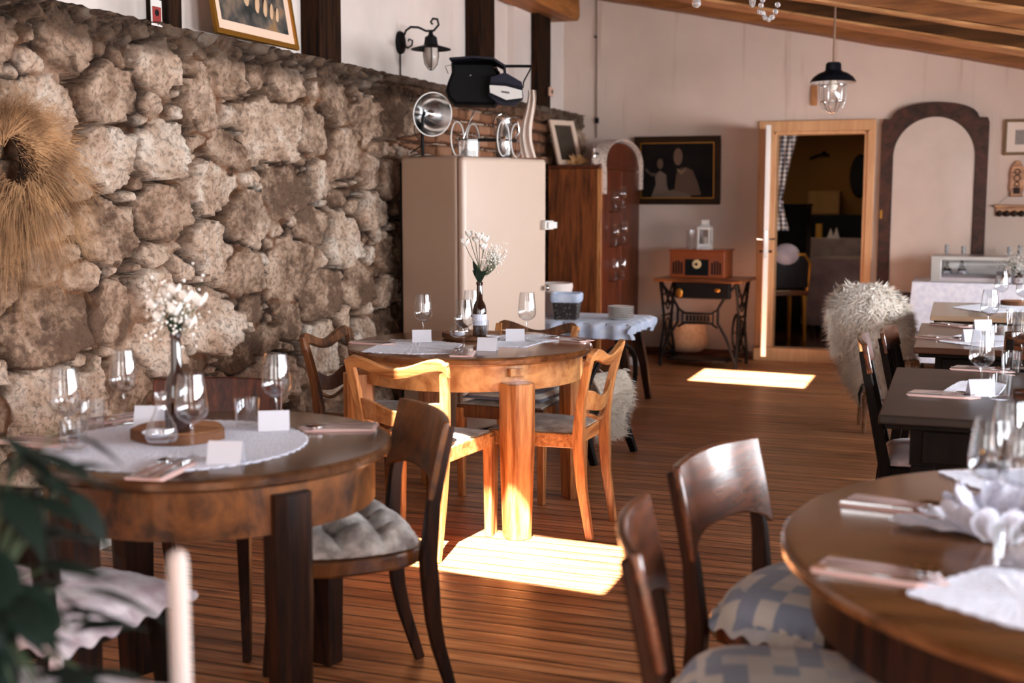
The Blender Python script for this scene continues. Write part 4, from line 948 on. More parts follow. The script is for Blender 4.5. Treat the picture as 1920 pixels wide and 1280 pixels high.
# jug, box, cloth, book behind
q=ony(945,292,6.98); q.z=FZ; t=empty('metal_jug',q,YAW,'dull silver metal jug behind the pram wheels on the fridge','jug')
B().lathe([(0,0),(.045,0),(.05,.01),(.05,.15),(.04,.19),(.048,.235),(.046,.235),(.037,.19),(0,.18)],28).done('jug_body',steel,t,True,auto=40)
B().tube([(.045,0,.20),(.085,0,.22),(.09,0,.15),(.05,0,.10)],.006,8).done('handle',steel,t,True)
q=ony(879,292,6.72); q.z=FZ; t=empty('glass_box',q,YAW,'small square glass jar under the pram on the fridge','jar')
b=B()
for s in(-1,1): b.box((s*.054,0,.05),(.003,.09,.10)); b.box((0,s*.044,.05),(.106,.003,.10))
b.box((0,0,.0015),(.11,.09,.003)); b.done('glass_walls',glass,t)
b=B(); rnd=random.Random(2)
for k in range(14): b.sphere((rnd.uniform(-.035,.035),rnd.uniform(-.02,.02),.012+rnd.uniform(0,.022)),.012,8,6)
tag(b.done('white_pebbles',plain('grey_pebble',(120,112,106),.5),t,True),kind='stuff')
b=B(); b.board(lambda u,v:((lerp(-.035,.05,u)*(1-.45*v)-.02*math.sin(v*5),.014*math.sin(u*13+v*3)+.02*v,.40*v),(0,-1,.1)),18,24,.003); o=b.done('white_cloth',plain('cream_gauze',(206,186,172),.9),None,True); q=ony(990,292,7.0); put(o,(q.x,q.y,FZ),YAW); tag(o,'crumpled white cloth standing upright beside the pram on the fridge','cloth')
# ---------------- ledge things ----------------
def frame_at(name,P,y_or_x,depth,fm,fw,picm,lab,matw=0,matm=None,cat='framed picture',th=.02,off=V(0,0,0)):
    """P: four world corners bl, br, tr, tl"""
    bl,br,tr,tl=P; n=((br-bl).cross(tl-bl)).normalized(); t=empty(name,(bl+br)/2,0,lab,cat); o0=(bl+br)/2
    def quad(b,i0,i1,d0,d1):
        pass
    def pt(u,v,d): p=bl.lerp(br,u).lerp(tl.lerp(tr,u),v); return p+n*d-o0
    W_=(br-bl).length; H_=(tl-bl).length; a,c=fw/W_,fw/H_
    b=B()
    for (u0,v0,u1,v1) in((0,0,1,c),(0,1-c,1,1),(0,c,a,1-c),(1-a,c,1,1-c)):
        b.loft([[pt(u0,v0,0),pt(u1,v0,0),pt(u1,v1,0),pt(u0,v1,0)],[pt(u0,v0,th),pt(u1,v0,th),pt(u1,v1,th),pt(u0,v1,th)]])
    b.done('frame',fm,t,bevel=.002)
    b=B(); b.loft([[pt(a,c,.003),pt(1-a,c,.003),pt(1-a,1-c,.003),pt(a,1-c,.003)],[pt(a,c,.008),pt(1-a,c,.008),pt(1-a,1-c,.008),pt(a,1-c,.008)]]); b.done('mount' if matw else 'picture',matm or picm,t)
    if matw:
        a2,c2=a+matw/W_,c+matw/H_; b=B(); b.loft([[pt(a2,c2,.0082),pt(1-a2,c2,.0082),pt(1-a2,1-c2,.0082),pt(a2,1-c2,.0082)],[pt(a2,c2,.010),pt(1-a2,c2,.010),pt(1-a2,1-c2,.010),pt(a2,1-c2,.010)]]); b.done('picture',picm,t)
    return t,pt
printm=M('landscape_print'); co=printm.coord(); v_=printm.noise(co,9,4); printm.set(printm.ramp(v_,[(.35,srgb(30,34,32)),(.48,srgb(74,68,62)),(.6,srgb(120,100,84)),(.72,srgb(150,110,62))]),.6)
bl=onx(402,68,-3.27); br=onx(556,95,-3.27); bl.z=br.z=2.165; up_=V(-.10,0,.60)
t,pt=frame_at('framed_print',(bl,br,br+up_,bl+up_),0,0,gold,.022,printm.mat,'gilt-framed print with a pale mount leaning on the ledge above the stone wall',.05,plain('pale_mount',(232,196,170),.8))
tanm=plain('tan_shape',(200,162,126),.8,var=.1)
for k,(u_,v_,s_) in enumerate(((.42,.36,.060),(.54,.31,.048),(.635,.29,.042),(.71,.275,.036),(.78,.26,.032))):
    p=pt(u_,v_,.014); b=B(); b.sphere(p,s_,12,8,(.12,.42,1.15)); b.done('painted_figure',tanm,t,True)
b=B(); b.sweep([pt(u_,v_,.013) for u_,v_ in((.50,.60),(.62,.52),(.78,.56),(.87,.48))],.004,.03,(1,0,0)); b.done('painted_path',plain('ochre_paint',(196,140,70),.8),t,True)
# red warning card on the post, small orange device on the far post
p=onx(293,24,-3.235); t=empty('small_card',p,0,'small red and white tag hanging on the dark post at the upper left','tag'); B().box((0,0,0),(.004,.075,.11)).done('card_body',white,t,bevel=.001); B().box((.0026,0,-.01),(.001,.06,.07)).done('red_field',plain('dark_red',(140,36,30),.6),t); B().lathe([(0,.003),(.014,.003),(.014,.004),(0,.004)],16,ax='X').done('black_dot',black,t); B().tube([(0,0,.055),(0,0,.12)],.0015,5).done('string',black,t)
p=onx(1033,172,-3.26); t=empty('wall_socket',p,0,'small orange-white socket on the far dark post','socket'); B().box((0,0,0),(.02,.09,.075)).done('housing',plain('orange_white',(226,176,150),.5),t,bevel=.006); B().lathe([(0,.0105),(.018,.0105),(.018,.013),(0,.013)],16,ax='X').done('socket_hole',black,t)
# wall lantern
m0=ony(753,80,7.3); m0=V(XU+.012,7.3,m0.z); s0=ony(808,88,7.3)
t=empty('wall_lantern',m0,0,'black wrought iron wall lantern with a frosted glass on the left wall','wall lamp'); L0=s0-m0
b=B(); b.lathe([(0,-.011),(.052,-.011),(.055,0),(.05,.016),(.03,.022),(0,.022)],24,ax='X',sc_=(1,1.35)); b.done('wall_plate',black,t,True)
x1=L0.x; z1=L0.z
b=B(); b.tube([(.02,0,.03),(.04,0,.075),(x1*.35,0,z1+.13),(x1*.6,0,z1+.125),(x1*.85,0,z1+.10),(x1+.02,0,z1+.10),(x1+.055,0,z1+.135),(x1+.045,0,z1+.17),(x1+.015,0,z1+.175),(x1,0,z1+.155),(x1+.012,0,z1+.14)],.0075,8)
b.tube([(.02,0,-.01),(.05,0,-.035),(.08,0,-.02),(.085,0,.01),(.06,0,.02),(.055,0,.005)],.006,8); b.done('scroll_arm',black,t,True)
b=B(); b.lathe([(.0,.10),(.012,.10),(.016,.075),(.038,.06),(.042,.03),(.046,.012),(.125,-.012),(.127,-.018),(.045,.002),(0,.002)],36,(x1,0,z1)); b.done('shade',black,t,True,auto=40)
b=B(); b.lathe([(.042,0),(.044,-.05),(.036,-.10),(.015,-.13),(0,-.135)],24,(x1,0,z1)); b.done('glass_cover',plain('frosted_glass',(186,170,158),.35,coat=.3),t,True)
b=B()
for k in range(4): a=PI/2*k+.5; b.tube([(x1+r*math.cos(a),r*math.sin(a),z1+z) for r,z in((.046,0),(.048,-.05),(.040,-.105),(.016,-.138),(0,-.145))],.003,6)
b.done('wire_cage',black,t,True)
B().tube([(-.002,0,-.06),(-.002,0,-.26)],.005,6).done('cable',black,t)
# ---------------- wooden cupboard ----------------
CX0,CX1,CY0,CY1,CZ=-3.10,-2.665,9.40,10.66,1.665
t=empty('wooden_cupboard',((CX0+CX1)/2,(CY0+CY1)/2,0),label='tall reddish brown wooden cupboard with an arched top, standing in the far left corner',cat='cupboard'); cx,cy=(CX0+CX1)/2,(CY0+CY1)/2
cw=wood('cupboard_wood',(66,30,12),(132,70,32),'z',.4,.1,.8); cwd=wood('cupboard_front',(50,20,9),(100,46,22),'z',.42,.05,.8)
b=B(); b.b2((CX0-cx,CY0-cy,.06),(CX1-cx-.022,CY1-cy,CZ-.03)); b.done('carcass',cw,t,bevel=.004)
b=B(); b.b2((CX0-cx,CY0-cy-.02,CZ-.029),(CX1-cx,CY1-cy,CZ)); b.done('cornice',cwd,t,bevel=.006)
for a,c in((CY0+.01,(CY0+CY1)/2-.004),((CY0+CY1)/2+.004,CY1-.01)):
    d=B(); d.b2((CX1-cx-.021,a-cy,.12),(CX1-cx,c-cy,CZ-.04)); d=d.done('door',cwd,t,bevel=.004)
b=B(); b.b2((CX1-cx-.03,CY0-cy-.003,.06),(CX1-cx+.006,CY0-cy+.03,CZ-.03)); b.done('corner_strip',W['honey_z'],t,bevel=.004)
pts=[(CY0-cy+.02,CZ+.0005)]+[((CY0+CY1)/2-cy-.58*math.cos(a),CZ+.005+.19*math.sin(a)**.9) for a in [PI*k/24 for k in range(1,24)]]+[(CY1-cy-.02,CZ+.0005)]
b=B(); b.loft([[(xx,y,z) for y,z in pts] for xx in(CX1-cx-.03,CX1-cx+.0)]); b.done('arched_pediment',cwd,t,bevel=.003)
c=empty('lace_runner',(cx,cy,0),0,'speckled cream lace runner draped over the arch of the wooden cupboard','lace runner'); b=B()
def drape(u,v):
    a=lerp(-.25,1.22,u); 
    if a<0: y=(CY0+CY1)/2-cy-.60-.02*math.sin(a*9); z=CZ+.01+a*.95
    elif a>1: y=(CY0+CY1)/2-cy+.60; z=CZ+.01-(a-1)*.9
    else: y=(CY0+CY1)/2-cy-.60*math.cos(PI*a); z=CZ+.012+.205*math.sin(PI*a)**.9
    return (CX1-cx+.035-.12*v*(1 if 0<=a<=1 else .8),y,z),(0,-math.cos(PI*min(1,max(0,a))),max(.05,math.sin(PI*min(1,max(0,a)))))
b.board(drape,60,6,.004).done('lace_strip',cloth('speckled_lace',(226,206,190),(120,100,92),'lace',46,.002),c,True)
# stemware on two narrow rails of the cupboard front
for k,(yy,zz) in enumerate(((9.72,1.30),(9.95,1.33),(9.75,1.02),(10.0,1.04),(9.74,.74),(9.98,.74))):
    if k%2==0: B().b2((CX1-cx+.0005,yy-.08-cy,zz-.012),(CX1-cx+.075,yy+.36-cy,zz-.001)).done('narrow_shelf',cwd,t)
    place(WG,(CX1+.038,yy,zz+.0),0,'stemmed glass on the cupboard front, '+['topmost shelf near end','topmost shelf far end','middle shelf near end','middle shelf far end','lowest shelf near end','lowest shelf far end'][k],'glasses on the cupboard',None,(.8,.8,.8))
# on top of the cupboard
p0=ony(1042,306,9.45); q0=ony(1078,306,9.62); bl=V(p0.x,p0.y+.05,CZ+.002); br=V(q0.x+.02,q0.y+.12,CZ+.002); up_=V(-.10,.05,.36)
frame_at('propped_picture',(bl,br,br+up_,bl+up_),0,0,plain('cream_frame',(214,186,164),.6),.04,plain('dark_print',(60,46,34),.6,var=.3),'pale wooden frame with a dark picture leaning on the cupboard top')
t=empty('dried_flowers',(ony(1078,305,9.55).x,9.58,CZ+.002),0,'small bunch of dried cream flowers on the cupboard top','dried flowers'); b=B(); rnd=random.Random(4)
for k in range(60):
    a=rnd.uniform(0,2*PI); e=rnd.uniform(.1,1.3); L=rnd.uniform(.05,.10); d=V(math.cos(a)*math.cos(e)*1.4,math.sin(a)*math.cos(e),math.sin(e)); b.sweep([V(0,0,.01),d*L*.6+V(0,0,.01),d*L+V(0,0,.004)],[.004,.016,.003],.002,(0,0,1) if e<1 else (1,0,0))
b.done('petals',plain('straw_petal',(214,166,112),.8,var=.2),t)
q=ony(1124,300,9.45); t=empty('silver_figurine',(-2.74,9.46,CZ+.001),0,'small silver figurine at the front edge of the cupboard top','figurine')
B().lathe([(0,0),(.022,0),(.02,.01),(.012,.02),(.016,.05),(.02,.08),(.014,.11),(.018,.13),(.014,.15),(0,.16)],16).done('figure',chrome,t,True); B().tube([(.01,0,.1),(.04,.0,.08),(.05,0,.02)],.006,6).done('arm',black,t,True)
# ---------------- cable on the back wall ----------------
c0=ony(1119,-8,YB-.012); c1=ony(1118,258,YB-.012); t=empty('wall_cable',c1,0,'thin grey vertical cable on the back wall ending in a black switch','cable'); 
B().tube([(0,0,0),(c0-c1)],.006,8).done('conduit',plain('grey_cable',(120,98,84),.6),t); p=ony(1119,226,YB-.02)-c1; B().box(p,(.035,.022,.05)).done('switch',black,t,bevel=.004); p=ony(1117,69,YB-.016)-c1; B().sphere(p,.012).done('clip',black,t)
# ---------------- painting ----------------
pm=M('old_oil_paint'); pm.set(pm.ramp(pm.noise(pm.coord(),7,4),[(.35,srgb(8,5,4)),(.7,srgb(26,17,13))]),.6,spec=.15)
P=[ony(*p,YB-.03) for p in((1190,383),(1350,382),(1353,254),(1188,256))]; x0,x1,z0,z1=P[0].x,P[1].x,P[0].z,P[2].z
bl,br,tr,tl=V(x0,YB-.012,z0),V(x1,YB-.012,z0),V(x1,YB-.045,z1),V(x0,YB-.045,z1)
t,pt=frame_at('oil_painting',(bl,br,tr,tl),0,0,plain('dark_gilt',(46,27,10),.5,.2,var=.3,spec=.2),.055,pm.mat,'dark old oil painting of two faint figures in a gilt frame on the back wall')
def blob(cs,col,name,th=.012):
    b=B(); b.loft([[pt(u_,v_,th-.003) for u_,v_ in cs],[pt(u_,v_,th) for u_,v_ in cs]]); b.done(name,plain('paint_'+name+str(len(bpy.data.materials)),col,.5,var=.15),t,True)
el=lambda cx_,cy_,rx,ry,n=24:[(cx_+rx*math.cos(2*PI*k/n),cy_+ry*math.sin(2*PI*k/n)) for k in range(n)]
blob([(.46,.12),(.49,.45),(.53,.53),(.60,.55),(.68,.50),(.74,.32),(.78,.14)],(84,56,36),'painted_robe',.0105); blob(el(.51,.70,.052,.125),(104,74,54),'painted_face'); blob(el(.30,.60,.035,.075),(92,64,46),'painted_small_face')
blob([(.20,.12),(.25,.30),(.24,.44),(.30,.50),(.37,.44),(.38,.28),(.42,.12)],(106,86,72),'painted_gown',.0115); blob([(.20,.14),(.45,.22),(.66,.14),(.66,.10),(.20,.09)],(96,76,60),'painted_cloth',.0125); blob([(.12,.50),(.20,.42),(.26,.42),(.25,.46),(.19,.47),(.13,.54)],(70,48,34),'painted_arm',.0118); blob([(.50,.50),(.55,.44),(.60,.50),(.60,.53),(.55,.49),(.50,.53)],(130,100,70),'painted_collar',.0118)
b=B(); ww,hh=x1-x0,z1-z0
for (u0,v0,u1,v1) in((.07,.09,.93,.105),(.07,.895,.93,.91),(.07,.09,.08,.91),(.92,.09,.93,.91)): b.loft([[pt(u0,v0,.02),pt(u1,v0,.02),pt(u1,v1,.02),pt(u0,v1,.02)],[pt(u0,v0,.024),pt(u1,v0,.024),pt(u1,v1,.024),pt(u0,v1,.024)]])
b.done('gilt_slip',gold,t)
# ---------------- sewing machine table, radio, lantern, basket ----------------
a=onz(1224,524,.74); c=onz(1375,532,.74); d=onz(1392,524,.74)
SX0,SX1,SY0,SY1=-2.36,-1.62,9.98,10.52
t=empty('sewing_machine_table',((SX0+SX1)/2,(SY0+SY1)/2,0),R(-4),'antique treadle sewing machine table with black iron legs under the wooden radio','table')
hx,hy=(SX1-SX0)/2,(SY1-SY0)/2
b=B(); b.b2((-hx,-hy,.715),(hx,hy,.742)); b.done('tabletop',wood('sewing_top',(60,30,14),(150,88,44),'x',.3,.4),t,bevel=.005)
b=B(); b.b2((-hx+.18,-hy+.03,.58),(hx-.10,-hy+.10,.7145)); b.done('machine_drawer',black,t,bevel=.01)
B().sphere((-hx+.22,-hy+.02,.625),.03,10,8,(1,.3,1.3)).done('brass_fitting',gold,t,True); B().sphere((hx-.20,-hy+.02,.655),.026,10,8,(1,.3,.6)).done('brass_fitting',gold,t,True)
for s in(-1,1):
    b=B(); xx=s*(hx-.05)
    for q in(-1,1):
        b.tube([(xx,q*.20,0),(xx,q*.19,.12),(xx,q*.12,.30),(xx,q*.11,.42),(xx,q*.17,.58),(xx,q*.21,.71)],[.016,.013,.012,.012,.013,.018],8)
        b.tube([(xx,q*.20,.03),(xx,q*.10,.14),(xx,-q*.02,.24),(xx,-q*.10,.36)],.009,8); b.tube([(xx,q*.16,.55),(xx,q*.05,.50),(xx,-q*.05,.60),(xx,-q*.16,.70)],.009,8)
    for z in(.10,.26,.42,.60): b.tube([(xx,-.15,z),(xx,.15,z)],.009,8)
    for z,r in((.34,.05),(.51,.045),(.18,.05)):
        b.tube([(xx,r*math.cos(2*PI*k/16),z+r*math.sin(2*PI*k/16)) for k in range(17)],.006,6)
    b.done('iron_leg',black,t,True)
b=B(); y=-hy+.06
for s in(-1,1):
    b.tube([(s*(hx-.05),y,.70),(s*(hx-.14),y,.60),(s*(hx-.20),y,.50),(s*(hx-.20),y,.38),(s*(hx-.13),y,.26),(s*(hx-.05),y,.06)],.012,8)
b.tube([(-hx+.19,y,.50),(-hx+.26,y,.455),(hx-.26,y,.455),(hx-.19,y,.50)],.010,8); b.tube([(-hx+.20,y,.34),(-hx+.26,y,.375),(hx-.26,y,.375),(hx-.20,y,.34)],.010,8)
b.tube([(-hx+.24,y,.37),(-hx+.24,y,.46)],.008,8); b.tube([(hx-.24,y,.37),(hx-.24,y,.46)],.008,8)
rnd=random.Random(1)
for k in range(7): xx=lerp(-hx+.28,hx-.28,k/6); b.box((xx,y,.415),(.018,.012,.05))
b.done('iron_cross_frame',black,t,True)
b=B(); b.b2((-hx+.10,-.16,.045),(hx-.14,.14,.06)); b.tube([(-hx+.04,0,.05),(hx-.04,0,.05)],.01); b.done('treadle',black,t)
B().tube([(hx-.12,.12+.15*math.cos(2*PI*k/24),.28+.15*math.sin(2*PI*k/24)) for k in range(25)],.010,8).tube([(hx-.12,-.03,.28),(hx-.12,.27,.28)],.006).tube([(hx-.12,.12,.13),(hx-.12,.12,.43)],.006).done('flywheel',black,t,True)
# radio
rp=V((SX0+SX1)/2-.04,(SY0+SY1)/2+.02,.743)
t=empty('wooden_radio',rp,R(-4),'reddish wooden retro radio with a round cream dial on the sewing table','radio')
b=B(); b.b2((-.235,-.13,0),(.235,.15,.222)); b.done('case',redwood,t,bevel=.006); b=B(); b.b2((-.245,-.14,.2225),(.245,.16,.236)); b.done('lid',redwood,t,bevel=.004)
b=B(); b.b2((-.10,-.1345,.02),(.10,-.1305,.155)); b.done('front_panel',black,t)
B().lathe([(0,-.1346),(.038,-.1346),(.036,-.143),(0,-.143)],28,(0,0,.115),ax='Y').done('dial',plain('cream_dial',(226,190,140),.4),t,True); B().lathe([(0,-.1435),(.012,-.1435),(.010,-.155),(0,-.155)],16,(0,0,.115),ax='Y').done('dial_knob',black,t)
for s in(-1,1):
    b=B()
    for k in range(4):
        xx=s*.165+(k-1.5)*.023; h_=.10+.02*(1-abs(k-1.5)/1.5); b.b2((xx-.007,-.133,.03),(xx+.007,-.1305,.03+h_))
    b.done('speaker_slots',black,t,bevel=.003)
# white lantern + glass cylinder
t=empty('white_lantern',rp+V(.03,0,.2365),R(-4),'small white metal lantern standing on top of the wooden radio','lantern')
b=B(); b.box((0,0,.006),(.11,.11,.012))
for s in(-1,1):
    for q in(-1,1): b.box((s*.046,q*.046,.09),(.014,.014,.16))
b.box((0,0,.172),(.112,.112,.02)); b.box((0,0,.03),(.10,.10,.03)); b.done('lantern_frame',white,t,bevel=.002)
b=B(); b.loft([[(s*.05,q*.05,.1825) for s,q in((-1,-1),(1,-1),(1,1),(-1,1))],[(s*.028,q*.028,.205) for s,q in((-1,-1),(1,-1),(1,1),(-1,1))]]); b.box((0,0,.225),(.055,.055,.038)); b.done('roof',white,t,bevel=.002)
b=B()
for s in(-1,1): b.box((s*.046,0,.10),(.002,.078,.12)); b.box((0,s*.046,.10),(.078,.002,.12))
b.done('panes',glass,t)
B().lathe([(0,.046),(.02,.046),(.02,.10),(0,.10)],16).done('candle',plain('ivory_wax',(230,214,196),.6),t,True)
t=empty('glass_cylinder',rp+V(-.09,.02,.2365),0,'clear glass cylinder vase left of the white lantern on the radio','vase'); B().lathe([(0,0),(.04,0),(.042,.003),(.042,.155),(.040,.155),(.040,.006),(0,.006)],28,caps=False).done('body',glass,t,True,auto=50)
# seagrass belly basket
q=onz(1285,672,0); t=empty('belly_basket',(q.x,q.y+.06,.0625),0,'round straw belly basket with two handles under the sewing table','basket')
B().lathe([(0,.0),(.12,.0),(.175,.035),(.188,.09),(.178,.15),(.165,.205),(.172,.25),(.168,.25),(.158,.205),(.17,.15),(.178,.09),(.165,.04),(0,.01)],40).done('basket_body',straw,t,True,auto=60)
for s in(-1,1): B().tube([(s*.165,-.03,.235),(s*.205,-.01,.32),(s*.205,.02,.32),(s*.165,.04,.235)],.009,8).done('handle',straw,t,True)
t.location.z=.063
# ---------------- things on the side table ----------------
sx_,sy_,sz_=-2.43,8.1,.5905
q=ony(1063,597,7.93); t=empty('wicker_basket',(q.x,7.93,sz_),R(8),'dark square wicker basket lined with white cloth on the side table','basket')
b=B(); b.loft([[(s*.075,p*.075,0) for s,p in((-1,-1),(1,-1),(1,1),(-1,1))],[(s*.09,p*.09,.15) for s,p in((-1,-1),(1,-1),(1,1),(-1,1))]]); b.done('wicker_body',wicker_d,t,bevel=.008)
b=B(); 
ring=lambda k,z,w:[(k*(1+w*math.sin(a*7))*.092*math.copysign(min(1,abs(1.35*math.cos(a))),math.cos(a)),k*(1+w*math.sin(a*5))*.092*math.copysign(min(1,abs(1.35*math.sin(a))),math.sin(a)),z) for a in [2*PI*i/48 for i in range(48)]]
b.loft([ring(1.03,.118,.03),ring(1.08,.13,.02),ring(1.10,.165,.03),ring(1.03,.178,.02),ring(.96,.165,.02),ring(.9,.152,0)],caps=False); b.done('cloth_lining',cloth_blue,t,True)
q=ony(1041,588,8.18); t=empty('white_basket',(q.x,8.18,sz_),0,'white cloth-covered basket behind the dark wicker one on the side table','basket')
b=B(); b.lathe([(0,0),(.10,0),(.11,.03),(.115,.16),(.125,.20),(.12,.225),(.10,.21),(.06,.20),(0,.21)],36); o=b.done('cloth_body',plain('cream_cloth',(222,206,198),.85,var=.08,bump=.006,bs=30),t,True,auto=80)
q=ony(1164,596,8.0)
plw=plain('white_porcelain',(226,220,214),.2,coat=.5)
pl=None
for k in range(7):
    if pl is None:
        pl=B().lathe([(0,.004),(.045,.002),(.055,.0),(.075,.008),(.090,.013),(.090,.015),(.073,.011),(.05,.005),(0,.006)],40,caps=False).done('plate',plw,None,True,auto=60); o=pl
    else: o=pl.copy(); COL.objects.link(o)
    put(o,(q.x,8.0,sz_+.002+.0125*k)); tag(o,'white plate in the stack on the side table, '+['lowest of seven','second from the bottom','third from the bottom','fourth, in the middle','third from the top','second from the top','topmost of the stack'][k],'plate','white plates stacked on the side table')
# ---------------- fur helper ----------------
def fur(name,surf,n,L,mat,parent=None,seed=1,droop=.5,w=.004):
    """surf(u,v)->(point,normal); n short blades as one mesh"""
    rnd=random.Random(seed); vs=[];fs=[]
    for k in range(n):
        p,nn=surf(rnd.random(),rnd.random()); p=Vector(p); nn=Vector(nn).normalized(); l=L*rnd.uniform(.5,1.25)
        d=(nn*.55+V(rnd.gauss(0,.35),rnd.gauss(0,.35),rnd.gauss(0,.25)-droop)).normalized(); s=d.cross(nn+V(.1,.2,.3)).normalized()*w*rnd.uniform(.6,1.3)
        i=len(vs); m_=p+(nn*.6+d*.4)*l*.5; vs+= [p-s,p+s,m_-s*.8,m_+s*.8,p+nn*l*.25+d*l]; fs+=[(i,i+1,i+3,i+2),(i+2,i+3,i+4)]
    return rawmesh(name,vs,fs,mat,parent)
# armchair with sheepskin beyond the middle table
t=empty('hoop_armchair',(-1.97,6.42,0),R(75),'dark hoop-back chair with a striped seat behind the sunlit round table','chair')
hb=[(-.28,-.20,.42)]+[(-.29*math.cos(a),-.26-.07*math.sin(a),.44+.40*math.sin(a)**.8) for a in [PI*k/20 for k in range(1,20)]]+[(.28,-.20,.42)]
B().tube(hb,.016,10).done('hoop_back',W['black_z'],t,True)
for s in(-1,1):
    B().sweep([(s*.24,-.30,0),(s*.23,-.24,.2),(s*.235,-.21,.42)],[.035,.045,.05],[.04,.05,.055],(1,0,0)).done('leg',W['black_z'],t,True,bevel=.005); B().sweep([(s*.22,.24,0),(s*.22,.22,.36)],[.03,.042],[.03,.042],(1,0,0)).done('leg',W['black_z'],t,bevel=.005)
b=B(); b.prism([(-.25,-.22),(.25,-.22),(.25,.24),(-.25,.24)],.33,.42); b.done('striped_seat',stripe,t,bevel=.02,seg=3)
sk=empty('sheepskin',(-1.97,6.42,0),R(75),'white long-haired sheepskin hanging over the dark hoop-back chair','sheepskin')
def sks(u,v):
    x=lerp(-.21,.19,u); a=v
    if a<.35: y=lerp(.16,-.17,a/.35); z=.432+.01*math.sin(u*9); n=(0,0,1)
    elif a<.62: q=(a-.35)/.27; y=-.18-.04*q; z=.43+.20*q; n=(0,1,.2)
    else: q=(a-.62)/.38; y=-.25-.06*math.sin(PI*min(1,q*1.4))-.02*q; z=.64-.50*q; n=(0,-1,.3)
    return (x*(1-.15*abs(2*v-1)),y,z),n
sk.scale=t.scale=(.9,.9,.74); B().board(sks,20,36,.012).done('hide',furw,sk,True); fur('wool',sks,5200,.055,furw,sk,3)['kind']='stuff'
# turned wooden chair with big sheepskin at the right
RC=V(-.40,7.72,0); t=empty('turned_chair',RC,R(-80),'wooden chair with turned legs hidden under the large sheepskin near the doorway','chair')
tw=wood('turned_wood',(70,42,24),(150,106,70),'z',.4,.3)
for s in(-1,1):
    for q_ in(-1,1): B().lathe([(.013,0),(.018,.05),(.014,.08),(.024,.20),(.015,.26),(.022,.30),(.018,.42)],14,(s*.18,q_*.17,0)).done('turned_leg',tw,t,True)
b=B()
for s in(-1,1): b.tube([(s*.18,-.17,.2),(s*.18,.17,.2)],.010,8)
b.tube([(-.18,0,.2),(.18,0,.2)],.010,8); b.done('stretchers',tw,t,True)
B().prism([(-.21,-.20),(.21,-.20),(.22,.21),(-.22,.21)],.421,.45).done('seat',tw,t,bevel=.008)
for s in(-1,1): B().sweep([(s*.18,-.19,.451),(s*.185,-.20,.70)],[.03,.026],[.03,.024],(1,0,0)).done('back_post',tw,t,bevel=.003)
B().sweep([(-.19,-.20,.68),(0,-.21,.69),(.19,-.20,.68)],.02,.07,(0,1,0)).done('crest_rail',tw,t,bevel=.004)
t.scale=(.78,.8,1); t.location=RC+V(.02,.02,0)
sk=empty('sheepskin',RC,0,'large cream sheepskin draped over the turned wooden chair near the doorway','sheepskin')
sil=[(535,1598,1642),(548,1572,1672),(565,1556,1694),(585,1549,1707),(610,1552,1714),(640,1560,1717),(670,1572,1716),(700,1582,1712),(725,1596,1704),(745,1612,1694),(757,1628,1682)]
wo=ony(1630,640,7.72)
def lump(u,v):
    k=v*(len(sil)-1); i=min(len(sil)-2,int(k)); f=k-i; py=lerp(sil[i][0],sil[i+1][0],f); l=lerp(sil[i][1],sil[i+1][1],f); r=lerp(sil[i][2],sil[i+1][2],f)
    a,c=ony(l,py,7.72),ony(r,py,7.72); cx_=(a.x+c.x)/2; hw_=(c.x-a.x)/2; g=2*PI*u; rr=1+.05*math.sin(5*g+v*6)+.03*math.sin(11*g+v*15); dp=min(.235,hw_*.85)*(1-.15*v)
    n=V(math.cos(g),math.sin(g)*1.1,.9*(1-2.2*v) if v<.45 else 0)
    return V(cx_+hw_*.93*math.cos(g)*rr-RC.x,7.72+dp*math.sin(g)*rr-RC.y,(a.z+c.z)/2),n
b=B(); b.loft([[lump(k/40,v)[0] for k in range(40)] for v in [q/26 for q in range(27)]]); b.done('hide',furc,sk,True); fur('wool',lump,15000,.055,furc,sk,9,.55,.0045)['kind']='stuff'
def tail(u,v):
    p=ony(lerp(1552,1580,u)+8*v,lerp(580,662,v),7.60); return p-RC,(-.3,-1,0)
B().board(tail,8,16,.03).done('dangling_flap',furc,sk,True); fur('flap_wool',tail,1200,.04,furc,sk,10,.6,.004)['kind']='stuff'
B().tube([(-.10,-.17,.30),(-.12,-.19,.24),(-.115,-.19,.17)],[.012,.009,.003],8).done('leather_strap',black,sk,True)
# ---------------- pendant lamp ----------------
pc=ony(1563,117,8.86); RZ=zb(pc.x)+.15
t=empty('pendant_lamp',(pc.x,8.86,RZ),0,'black enamel pendant lamp with a caged glass hanging from the ceiling before the back wall','pendant lamp')
z0=pc.z-RZ
B().tube([(0,0,-.001),(0,0,z0+.005)],.008,8).done('conduit',plain('lamp_conduit',(150,118,98),.4,.5),t,True)
B().lathe([(0,z0),(.042,z0),(.052,z0-.012),(.054,z0-.05),(.062,z0-.06),(.10,z0-.075),(.135,z0-.10),(.157,z0-.133),(.155,z0-.135),(.13,z0-.104),(.09,z0-.08),(0,z0-.07)],40).done('shade',blackm,t,True,auto=40)
B().lathe([(.152,z0-.134),(.128,z0-.107),(.09,z0-.084),(.0,z0-.076)],40,caps=False).done('white_lining',white,t,True)
B().lathe([(.082,z0-.09),(.086,z0-.12),(.082,z0-.20),(.078,z0-.25),(.066,z0-.285),(.04,z0-.31),(0,z0-.322)],32,caps=False).done('glass_cover',glass_frost if 0 else glass,t,True)
b=B()
for k in range(6): a=PI/3*k+.3; b.tube([(r*math.cos(a),r*math.sin(a),z0+z) for r,z in((.094,-.085),(.095,-.13),(.091,-.20),(.087,-.26),(.070,-.305),(.035,-.335),(.0,-.345))],.003,6)
